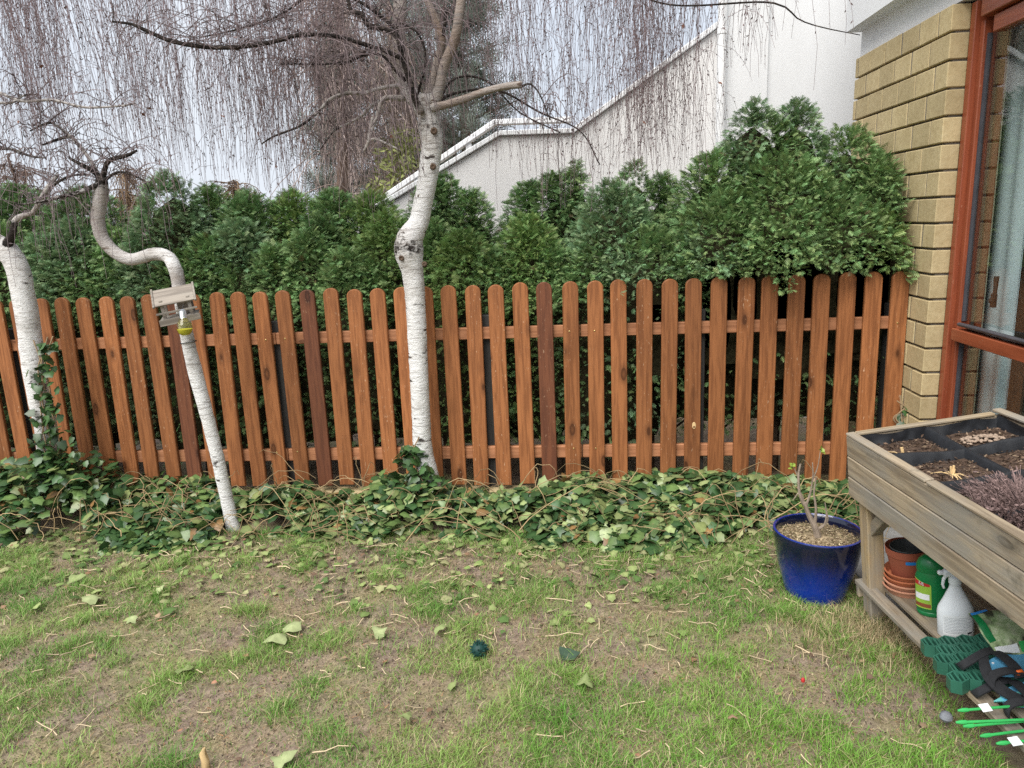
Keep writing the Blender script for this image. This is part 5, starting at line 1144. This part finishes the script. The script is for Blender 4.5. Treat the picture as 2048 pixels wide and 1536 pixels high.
# pebbly compost pile in the far right cell
def pebbles(label, cx, cy, z, rx, ry, n):
    root = thing('clay_pebbles', label, 'pebbles', (cx, cy, z)); on_planter(root); m_ = MB()
    for i in range(n):
        a = random.uniform(0, 2 * PI); r = math.sqrt(random.random()); s = random.uniform(.005, .010); m_.lathe([(0.001, -s * .6), (s * .8, -s * .2), (s * .8, s * .3), (0.001, s * .7)], (rx * r * math.cos(a), ry * r * math.sin(a), 0.012 * (1 - r) + .004), 6, (random.uniform(-.5, .5), 0, 0))
    o = m_.build('pebble_heap', plain('pale_pebble', (0.33, 0.25, 0.19), .85, .2, .35, 60), root, True, False); o['kind'] = 'stuff'
pebbles('pile of pale clay pebbles in the far planter cell', 0.46, -0.15, H - 0.046, .085, .05, 90)
# cut stalks and dead plants
def stub_plant(label, cx, cy, seed):
    random.seed(seed); root = thing('dead_stalk', label, 'stalk', (cx, cy, H - 0.048)); on_planter(root); m_ = MB()
    for i in range(4): m_.tube([(random.uniform(-.006, .006), random.uniform(-.006, .006), -.005), (random.uniform(-.01, .01), random.uniform(-.01, .01), random.uniform(.02, .045))], [.0045, .0035], 6)
    for i in range(7):
        a = random.uniform(0, 2 * PI); L = random.uniform(.03, .075); m_.tube([(0, 0, .006), (L * .5 * math.cos(a), L * .5 * math.sin(a), .012), (L * math.cos(a), L * math.sin(a), .004)], [.0028, .0022, .0012], 5)
    m_.build('stalk', M['cut_wood'], root, True, False)
stub_plant('pale cut stalk with splayed roots in the second planter cell', 0.17, -0.43, 3)
stub_plant('small pale stalk in the far left planter cell', 0.12, -0.20, 5)
dp_ = thing('dry_heather', 'dead purplish-brown bushy plant in the near planter cell', 'plant', (0.19, -0.82, H - 0.05)); on_planter(dp_); tw = Twigs()
for i in range(1300):
    a = rng.uniform(0, 2 * PI); r = math.sqrt(rng.random()); bx, by = 0.05 * r * math.cos(a), 0.09 * r * math.sin(a); L = rng.uniform(.04, .11); k = 5; t = np.linspace(0, 1, k)
    P = np.stack([bx + 0.16 * r * math.cos(a) * t + .02 * rng.normal() * t, by + 0.15 * r * math.sin(a) * t + .02 * rng.normal() * t, L * t * (1.1 - r * .5)], 1) + np.cumsum(rng.normal(size=(k, 3)) * .005, axis=0)
    P[:, 0] = np.maximum(P[:, 0], -.128 + .01 * rng.random()); tw.strand(P, .0013, .0008, np.array((0.21, 0.145, 0.135)) * rng.uniform(.6, 1.6), 7, .012)
o = np_tris('dry_shoots', np.concatenate(tw.V), np.concatenate(tw.F), M['twig'], dp_, np.concatenate(tw.C), False); o['kind'] = 'stuff'
V, Fa, C = scatter(IVT, IVF, np.stack([rng.normal(size=40) * .02, rng.normal(size=40) * .015, .006 + .012 * rng.random(40)], 1), *frames(rng.normal(size=(40, 3)) + np.array([0, 0, .6]), rng.random(40) * 6), .012, None, np.tile((0.20, 0.33, 0.06), (40, 1)))
gp = np_tris('moss_tuft', V, Fa, M['ivy'], None, C, False); gp.location = (0.10, -0.66, H - 0.046); on_planter(gp); tag(gp, 'tiny green tuft growing by the planter side', 'moss')

# ---------------------------------------------------------------- things on the planter shelf
SZ = 0.157
def shelf_thing(name, label, cat, x, y, z=SZ, group=None, rot=0.0):
    o = thing(name, label, cat, (x, y, z), group); o.matrix_world = PMAT @ Matrix.Translation((x, y, z)) @ Matrix.Rotation(rot, 4, 'Z'); return o
def lp(root, name, mb, mat, sm=True): return mb.build(name, mat, root, sm, False)
sx, sy = 0.165, -0.125
def saucer(label, z, r, mat, dx=0.0, dy=0.0):
    o = shelf_thing('saucer', label, 'saucer', sx + dx, sy + dy, z, 'stacked terracotta saucers')
    lp(o, 'dish', MB().lathe([(0.02, 0.0), (r * .84, 0.0), (r * .97, 0.024), (r, 0.026), (r, 0.030), (r * .94, 0.030), (r * .82, 0.005), (0.001, 0.005)], (0, 0, 0), 32), mat)
saucer('lowest pale terracotta saucer of the stack', SZ, 0.094, M['terracotta_pale'])
saucer('second pale saucer from the bottom of the stack', SZ + .020, 0.093, M['terracotta_pale'], .003)
saucer('darker orange saucer third in the stack', SZ + .040, 0.086, M['terracotta'], -.002)
saucer('topmost orange saucer under the red pot', SZ + .060, 0.087, M['terracotta'], .002)
o = shelf_thing('plant_pot', 'red-brown plastic plant pot with a blue sticker on the saucers', 'pot', sx, sy, SZ + .072)
lp(o, 'pot_body', MB().lathe([(0.02, 0), (0.058, 0), (0.073, 0.088), (0.077, 0.090), (0.079, 0.118), (0.076, 0.119), (0.072, 0.09), (0.056, 0.006), (0.001, 0.006)], (0, 0, 0), 36), M['terra_plastic'])
v_ = []; 
for i in range(9):
    a = math.radians(238 + i * 4.0); v_ += [(0.0715 * math.cos(a), 0.0715 * math.sin(a), 0.068), (0.0745 * math.cos(a), 0.0745 * math.sin(a), 0.083)]
lp(o, 'sticker', MB().add(v_, [(2 * i, 2 * i + 2, 2 * i + 3, 2 * i + 1) for i in range(8)]), M['sticker_blue'])
o = shelf_thing('plant_pot', 'dark grey plastic pot nested inside the red-brown pot', 'pot', sx + .004, sy, SZ + .084)
lp(o, 'pot_body', MB().lathe([(0.02, 0), (0.05, 0), (0.064, 0.100), (0.066, 0.104), (0.0635, 0.106), (0.061, 0.10), (0.048, 0.02), (0.001, 0.02)], (0, 0, 0), 32), M['black_plastic'])

# green bottle with printed label
gb = shelf_thing('green_bottle', 'green plastic fertiliser bottle with a domed cap and printed label', 'bottle', 0.160, -0.312, SZ, None, math.radians(-25))
def oval(prof, sy_): b_ = MB().lathe(prof, (0, 0, 0), 36); b_.v = [(x, y * sy_, z) for x, y, z in b_.v]; return b_
lp(gb, 'bottle_body', oval([(0.02, 0), (0.052, 0.0), (0.056, 0.006), (0.056, 0.015), (0.053, 0.018), (0.057, 0.026), (0.059, 0.10), (0.058, 0.155), (0.052, 0.175), (0.051, 0.178)], 0.72), M['green_bottle'])
lp(gb, 'cap', oval([(0.052, 0.179), (0.0535, 0.184), (0.053, 0.205), (0.044, 0.226), (0.026, 0.240), (0.001, 0.245)], 0.76), M['green_bottle'])
def wrap(a0, a1, z0, z1, r, sy_, n=10, slant=0.0):
    v = []
    for i in range(n + 1):
        a = math.radians(a0 + (a1 - a0) * i / n); v += [(r * math.cos(a), r * sy_ * math.sin(a), z0), (r * math.cos(a), r * sy_ * math.sin(a), z1 - slant * i / n)]
    return MB().add(v, [(2 * i, 2 * i + 2, 2 * i + 3, 2 * i + 1) for i in range(n)])
lp(gb, 'label', wrap(195, 262, 0.035, 0.155, 0.0600, 0.72, 12, 0.02), M['lime'])
lp(gb, 'label_band', wrap(196, 258, 0.128, 0.150, 0.0604, 0.72, 12, 0.012), M['red'])
lp(gb, 'label_picture', wrap(198, 256, 0.072, 0.096, 0.0604, 0.72), M['label_white'])
lp(gb, 'label_band', wrap(197, 260, 0.040, 0.056, 0.0604, 0.72), plain('brown_print', (0.22, 0.07, 0.03), .5))
def text(root, body, size, mat, loc, rot, name='lettering'):
    cu_ = bpy.data.curves.new(name, 'FONT'); cu_.body = body; cu_.size = size; cu_.align_x = 'CENTER'; cu_.align_y = 'CENTER'; cu_.extrude = 0.0002
    tmp = bpy.data.objects.new('tmp', cu_); link(tmp); dg = bpy.context.evaluated_depsgraph_get(); me = bpy.data.meshes.new_from_object(tmp.evaluated_get(dg)); bpy.data.objects.remove(tmp)
    me.materials.clear(); me.materials.append(mat); o = put(name, me, root, False); o.location = loc; o.rotation_euler = rot; return o
aa = math.radians(226)
text(gb, 'RUS', 0.018, M['label_white'], (0.0615 * math.cos(aa), 0.0615 * .72 * math.sin(aa) - .001, 0.139), (PI / 2, 0, math.radians(226 + 90 - 8)))
# white spray bottle
sb = shelf_thing('spray_bottle', 'white trigger spray bottle with a printed back label', 'bottle', 0.155, -0.462, SZ, None, math.radians(-14))
lp(sb, 'bottle_body', oval([(0.02, 0), (0.056, 0), (0.060, 0.006), (0.060, 0.095), (0.057, 0.112), (0.040, 0.145), (0.022, 0.185), (0.017, 0.200), (0.017, 0.212)], 0.62), M['white_plastic'])
lp(sb, 'collar', MB().lathe([(0.021, 0.205), (0.021, 0.228), (0.016, 0.232)], (0, 0, 0), 20), M['white_plastic'])
tr = MB(); tr.box((-0.006, 0, 0.245), (0.066, 0.026, 0.028), None, .006); tr.box((-0.046, 0, 0.246), (0.020, 0.016, 0.016), None, .004); tr.tube([(-0.026, 0, 0.236), (-0.036, 0, 0.222), (-0.040, 0, 0.200), (-0.036, 0, 0.185)], [.006, .006, .005, .004], 8)
lp(sb, 'trigger_head', tr, M['white_plastic'])
lp(sb, 'label', wrap(218, 318, 0.016, 0.094, 0.0606, 0.62, 14), M['label_white'])
for i in range(11):
    lp(sb, 'printed_line', wrap(222, random.uniform(288, 314), 0.083 - i * .0058, 0.0845 - i * .0058, 0.0610, 0.62, 10), M['print'], False)
lp(sb, 'barcode', wrap(296, 314, 0.019, 0.027, 0.0611, 0.62, 5), M['gasket'], False)
o = shelf_thing('plant_pot', 'small terracotta plastic pot behind the spray bottle', 'pot', 0.20, -0.375, SZ)
lp(o, 'pot_body', MB().lathe([(0.01, 0), (0.026, 0), (0.034, 0.05), (0.036, 0.051), (0.036, 0.064), (0.033, 0.064), (0.025, 0.005), (0.001, 0.005)], (0, 0, 0), 24), M['terra_plastic'])
o = shelf_thing('garden_tool', 'dark grey tool handle leaning behind the spray bottle', 'tool', 0.33, -0.42, SZ)
lp(o, 'handle', MB().tube([(-.04, .04, .20), (.0, 0, .12), (.04, -.05, .02), (.05, -.07, .012)], [.012, .014, .013, .010], 9), M['black_plastic'])
o = shelf_thing('plastic_sack', 'dark green glossy plastic sack at the back of the shelf', 'sack', 0.44, -0.55, SZ)
sk = MB().lathe([(0.09, 0), (0.11, 0.02), (0.115, 0.06), (0.10, 0.11), (0.06, 0.14), (0.02, 0.15), (0.001, 0.152)], (0, 0, 0), 22); sk.v = [(x * (1 + .12 * math.sin(9 * z * 10 + 5 * x * 20)), y * 1.2 * (1 + .1 * math.sin(x * 70)), z * (1 + .1 * math.sin(x * 50))) for x, y, z in sk.v]
lp(o, 'sack_body', sk, plain('sack_green', (0.01, 0.06, 0.04), .25, .5, .3, 12))

# green lawn grid tiles: hexagon cells
gt = shelf_thing('grid_tile', 'dark green plastic lawn grid tile with slots', 'grid tile', 0.115, -0.665, SZ + 0.002, None, math.radians(-8))
for r in range(5):
    for c in range(5):
        cx, cyy = (c - 2) * 0.058 + (0.029 if r % 2 else 0), (r - 2) * 0.050
        if cx > 0.17: continue
        hexv = [(0.0325 * math.cos(math.radians(60 * k + 30)), 0.0325 * math.sin(math.radians(60 * k + 30))) for k in range(6)]
        m_ = MB(); V = [(x + cx, y + cyy, z) for z in (0, .045) for x, y in hexv] + [(x * .86 + cx, y * .86 + cyy, z) for z in (0, .045) for x, y in hexv]
        Fs = [(k, (k + 1) % 6, 6 + (k + 1) % 6, 6 + k) for k in range(6)] + [(6 + k, 6 + (k + 1) % 6, 18 + (k + 1) % 6, 18 + k) for k in range(6)] + [(12 + (k + 1) % 6, 12 + k, 18 + k, 18 + (k + 1) % 6) for k in range(6)]
        m_.add(V, Fs)
        for s in (-0.016, 0, 0.016): m_.box((cx + s, cyy, 0.036), (0.0062, 0.050 if s == 0 else 0.038, 0.017))
        lp(gt, 'hexagon_cell', m_, M['dark_green'], False)
# seed bag
sg = shelf_thing('seed_bag', 'printed bag with a picture of green plants', 'bag', 0.26, -0.635, SZ + .05, None, math.radians(-6))
nx_, ny_ = 14, 10; V = []; Fs = []
for s in (1, -1):
    for j in range(ny_):
        for i in range(nx_):
            u, v = i / (nx_ - 1) * 2 - 1, j / (ny_ - 1) * 2 - 1; hgt_ = 0.022 * (1 - u ** 4) * (1 - v ** 4); V.append((u * .115, v * .09, 0.028 + s * hgt_ + .004 * math.sin(u * 7 + v * 5) + .05 * (v + 1) * .5))
for s in (0, 1):
    o0 = s * nx_ * ny_
    for j in range(ny_ - 1):
        for i in range(nx_ - 1):
            q_ = (o0 + j * nx_ + i, o0 + j * nx_ + i + 1, o0 + (j + 1) * nx_ + i + 1, o0 + (j + 1) * nx_ + i); Fs.append(q_ if s == 0 else q_[::-1])
bgm = MB().add(V, Fs); lp(sg, 'bag_body', bgm, M['bag'])
def bagpatch(x0, x1, y0, y1, mat, nm):
    V = []; 
    for j in range(5):
        for i in range(5):
            u = (x0 + (x1 - x0) * i / 4); v = (y0 + (y1 - y0) * j / 4); hgt_ = 0.022 * (1 - u ** 4) * (1 - v ** 4); V.append((u * .115, v * .09, 0.030 + hgt_ + .004 * math.sin(u * 7 + v * 5) + .05 * (v + 1) * .5))
    lp(sg, nm, MB().add(V, [(j * 5 + i, j * 5 + i + 1, (j + 1) * 5 + i + 1, (j + 1) * 5 + i) for j in range(4) for i in range(4)]), mat)
bagpatch(-.97, -.80, -.5, .8, M['green_bottle'], 'green_band'); bagpatch(-.96, -.35, -.97, -.75, M['label_white'], 'white_band'); bagpatch(-.3, .3, -.97, -.72, M['stake_green'], 'green_patch'); bagpatch(.35, .9, -.97, -.74, M['red'], 'red_patch'); bagpatch(-.95, -.5, .82, .97, M['sticker_blue'], 'blue_corner')
# blue aerator sandals with black straps
def sandal(label, x, y, z, rot):
    o = shelf_thing('strap_sandal', label, 'sandal', x, y, z, 'blue strap-on sandals', rot)
    out = [(0.17 * math.cos(a) * (1.0 if math.cos(a) < 0 else 1.0), 0.062 * math.sin(a) * (1 + .12 * math.cos(a))) for a in np.linspace(0, 2 * PI, 28, endpoint=False)]
    n_ = len(out); V = [(x_, y_, 0) for x_, y_ in out] + [(x_ * .99, y_ * .97, 0.016) for x_, y_ in out] + [(x_ * .93, y_ * .86, 0.012) for x_, y_ in out]
    Fs = [tuple(range(n_))[::-1]] + [(i, (i + 1) % n_, n_ + (i + 1) % n_, n_ + i) for i in range(n_)] + [(n_ + i, n_ + (i + 1) % n_, 2 * n_ + (i + 1) % n_, 2 * n_ + i) for i in range(n_)] + [tuple(2 * n_ + i for i in range(n_))]
    lp(o, 'sole', MB().add(V, Fs), M['light_blue'])
    for xx in (-0.105, .09):
        m_ = MB(); ar = [(0.066 * math.cos(a), 0.030 * math.sin(a) + .012) for a in np.linspace(0, PI, 12)]
        V = [(xx + sgn * .017, a_, b_) for sgn in (-1, 1) for a_, b_ in ar] + [(xx + sgn * .017, a_ * .96, b_ - .003) for sgn in (-1, 1) for a_, b_ in ar]; Fs = []
        for k in range(11): Fs += [(k, k + 1, 12 + k + 1, 12 + k), (24 + k + 1, 24 + k, 36 + k, 36 + k + 1), (k + 1, k, 24 + k, 24 + k + 1), (12 + k, 12 + k + 1, 36 + k + 1, 36 + k)]
        lp(o, 'strap', m_.add(V, Fs), M['strap'])
    for q_ in range(3): lp(o, 'rivet', MB().lathe([(0.004, .012), (0.004, .0145), (0.001, .016)], (-.13 + q_ * .1, 0.02 * (-1) ** q_, 0), 8), M['white_plastic'])
    for sy_, ex_ in ((-1, .0), (1, .03)):        # loose strap ends falling off the side
        hv = []
        for p_ in spline(np.array([(-.10, sy_ * .060, .030), (-.14, sy_ * .050, .034), (-.175 - ex_, sy_ * .040, .018), (-.19 - ex_, sy_ * .055, -.004), (-.185 - ex_, sy_ * .07, -.010)]), 14): hv += [(p_[0], p_[1] - .014, p_[2]), (p_[0], p_[1] + .014, p_[2] + .003), (p_[0] + .002, p_[1] + .014, p_[2] - .002), (p_[0] + .002, p_[1] - .014, p_[2] - .005)]
        lp(o, 'strap_end', MB().add(hv, [(4 * i + a_, 4 * i + 4 + a_, 4 * i + 4 + (a_ + 1) % 4, 4 * i + (a_ + 1) % 4) for i in range(13) for a_ in range(4)]), M['strap'])
    lp(o, 'buckle', MB().box((-0.105, -.062, .028), (.022, .010, .016), None, .003), M['orange']); return o
sandal('upper blue plastic sandal with black straps and orange buckle', 0.235, -0.755, SZ + .062, math.radians(4))
sandal('lower blue plastic sandal with black straps under the other', 0.225, -0.855, SZ + .020, math.radians(0))
# loose black webbing
o = shelf_thing('black_webbing', 'loose black strap hanging over the grid tile', 'strap', 0.08, -0.80, SZ + .05)
V = []; P = spline(np.array([(.03, .10, .035), (-.01, .05, .04), (-.025, 0, .02), (-.01, -.05, 0.0), (.04, -.08, -.02), (.09, -.06, -.025)]), 26)
for p_ in P: V += [(p_[0] - .02, p_[1] - .006, p_[2]), (p_[0] + .02, p_[1] + .006, p_[2] + .004)]
V += [(x, y, z - .003) for x, y, z in V]; n2 = 52
Fs = [(2 * i, 2 * i + 1, 2 * i + 3, 2 * i + 2) for i in range(25)] + [(n2 + 2 * i + 1, n2 + 2 * i, n2 + 2 * i + 2, n2 + 2 * i + 3) for i in range(25)]
lp(o, 'strap_band', MB().add(V, Fs), M['strap'])
# green stakes with teal leaves and white tags
def stake(label, x0, y0, x1, y1, z, tag_t=None, r=.0042):
    o = shelf_thing('plant_stake', label, 'stake', x0, y0, SZ + z, 'green plastic plant stakes'); d = np.array((x1 - x0, y1 - y0, 0.004))
    lp(o, 'rod', MB().tube([(0, 0, 0), tuple(d)], r, 8), M['stake_green']); u = d / np.linalg.norm(d); lp(o, 'tip', MB().tube([tuple(-u * .012), tuple(u * .003), tuple(u * .018)], [.003, .0065, .0060], 8), M['stake_green'])
    if tag_t:
        c = d * tag_t; lp(o, 'paper_tag', MB().box((c[0], c[1] - .004, c[2] + .006), (.028, .030, .0012), (0.15, -.1, math.atan2(d[1], d[0]))), M['label_white'])
    return o
stake('top green plant stake with a white tag', -0.085, -0.885, 0.30, -0.925, .035, .17)
stake('second green plant stake lying below the tagged one', -0.115, -0.925, 0.26, -0.985, .028)
stake('third green plant stake crossing the second', -0.10, -0.935, 0.24, -0.965, .020)
stake('thin green plant stake without tip above the lowest one', -0.075, -0.975, 0.2, -0.985, .014)
stake('lowest green plant stake with a white tag', -0.05, -1.01, 0.22, -1.03, .012, .14)
def teal_leaf(label, x, y, z, L, rot, wd=.03):
    o = shelf_thing('plastic_leaf', label, 'leaf', x, y, SZ + z, 'teal plastic leaves', rot); V = []; n_ = 12
    for i in range(n_):
        t = i / (n_ - 1); w = wd * math.sin(PI * t ** .8) + .0008; V += [(L * t, -w, .004 + .012 * math.sin(t * 5)), (L * t, 0, .012 * math.sin(t * 5)), (L * t, w, .006 + .012 * math.sin(t * 5))]
    V += [(a, b, c - .0018) for a, b, c in V]; m3 = 3 * n_
    Fs = [(3 * i + k, 3 * i + 3 + k, 3 * i + 4 + k, 3 * i + 1 + k) for i in range(n_ - 1) for k in (0, 1)] + [(m3 + 3 * i + 1 + k, m3 + 3 * i + 4 + k, m3 + 3 * i + 3 + k, m3 + 3 * i + k) for i in range(n_ - 1) for k in (0, 1)]
    lp(o, 'leaf_blade', MB().add(V, Fs), M['teal'])
teal_leaf('long teal plastic leaf lying above the top stake', 0.03, -0.86, .025, .30, math.radians(-6), .022)
teal_leaf('second teal plastic leaf beside the top stake', 0.10, -0.885, .022, .26, math.radians(2), .02)
teal_leaf('teal plastic leaf pointing down over the shelf edge', 0.17, -0.995, .025, .16, math.radians(215), .02)
teal_leaf('pale teal leaf over the lowest stake', 0.09, -0.985, .03, .2, math.radians(8), .018)
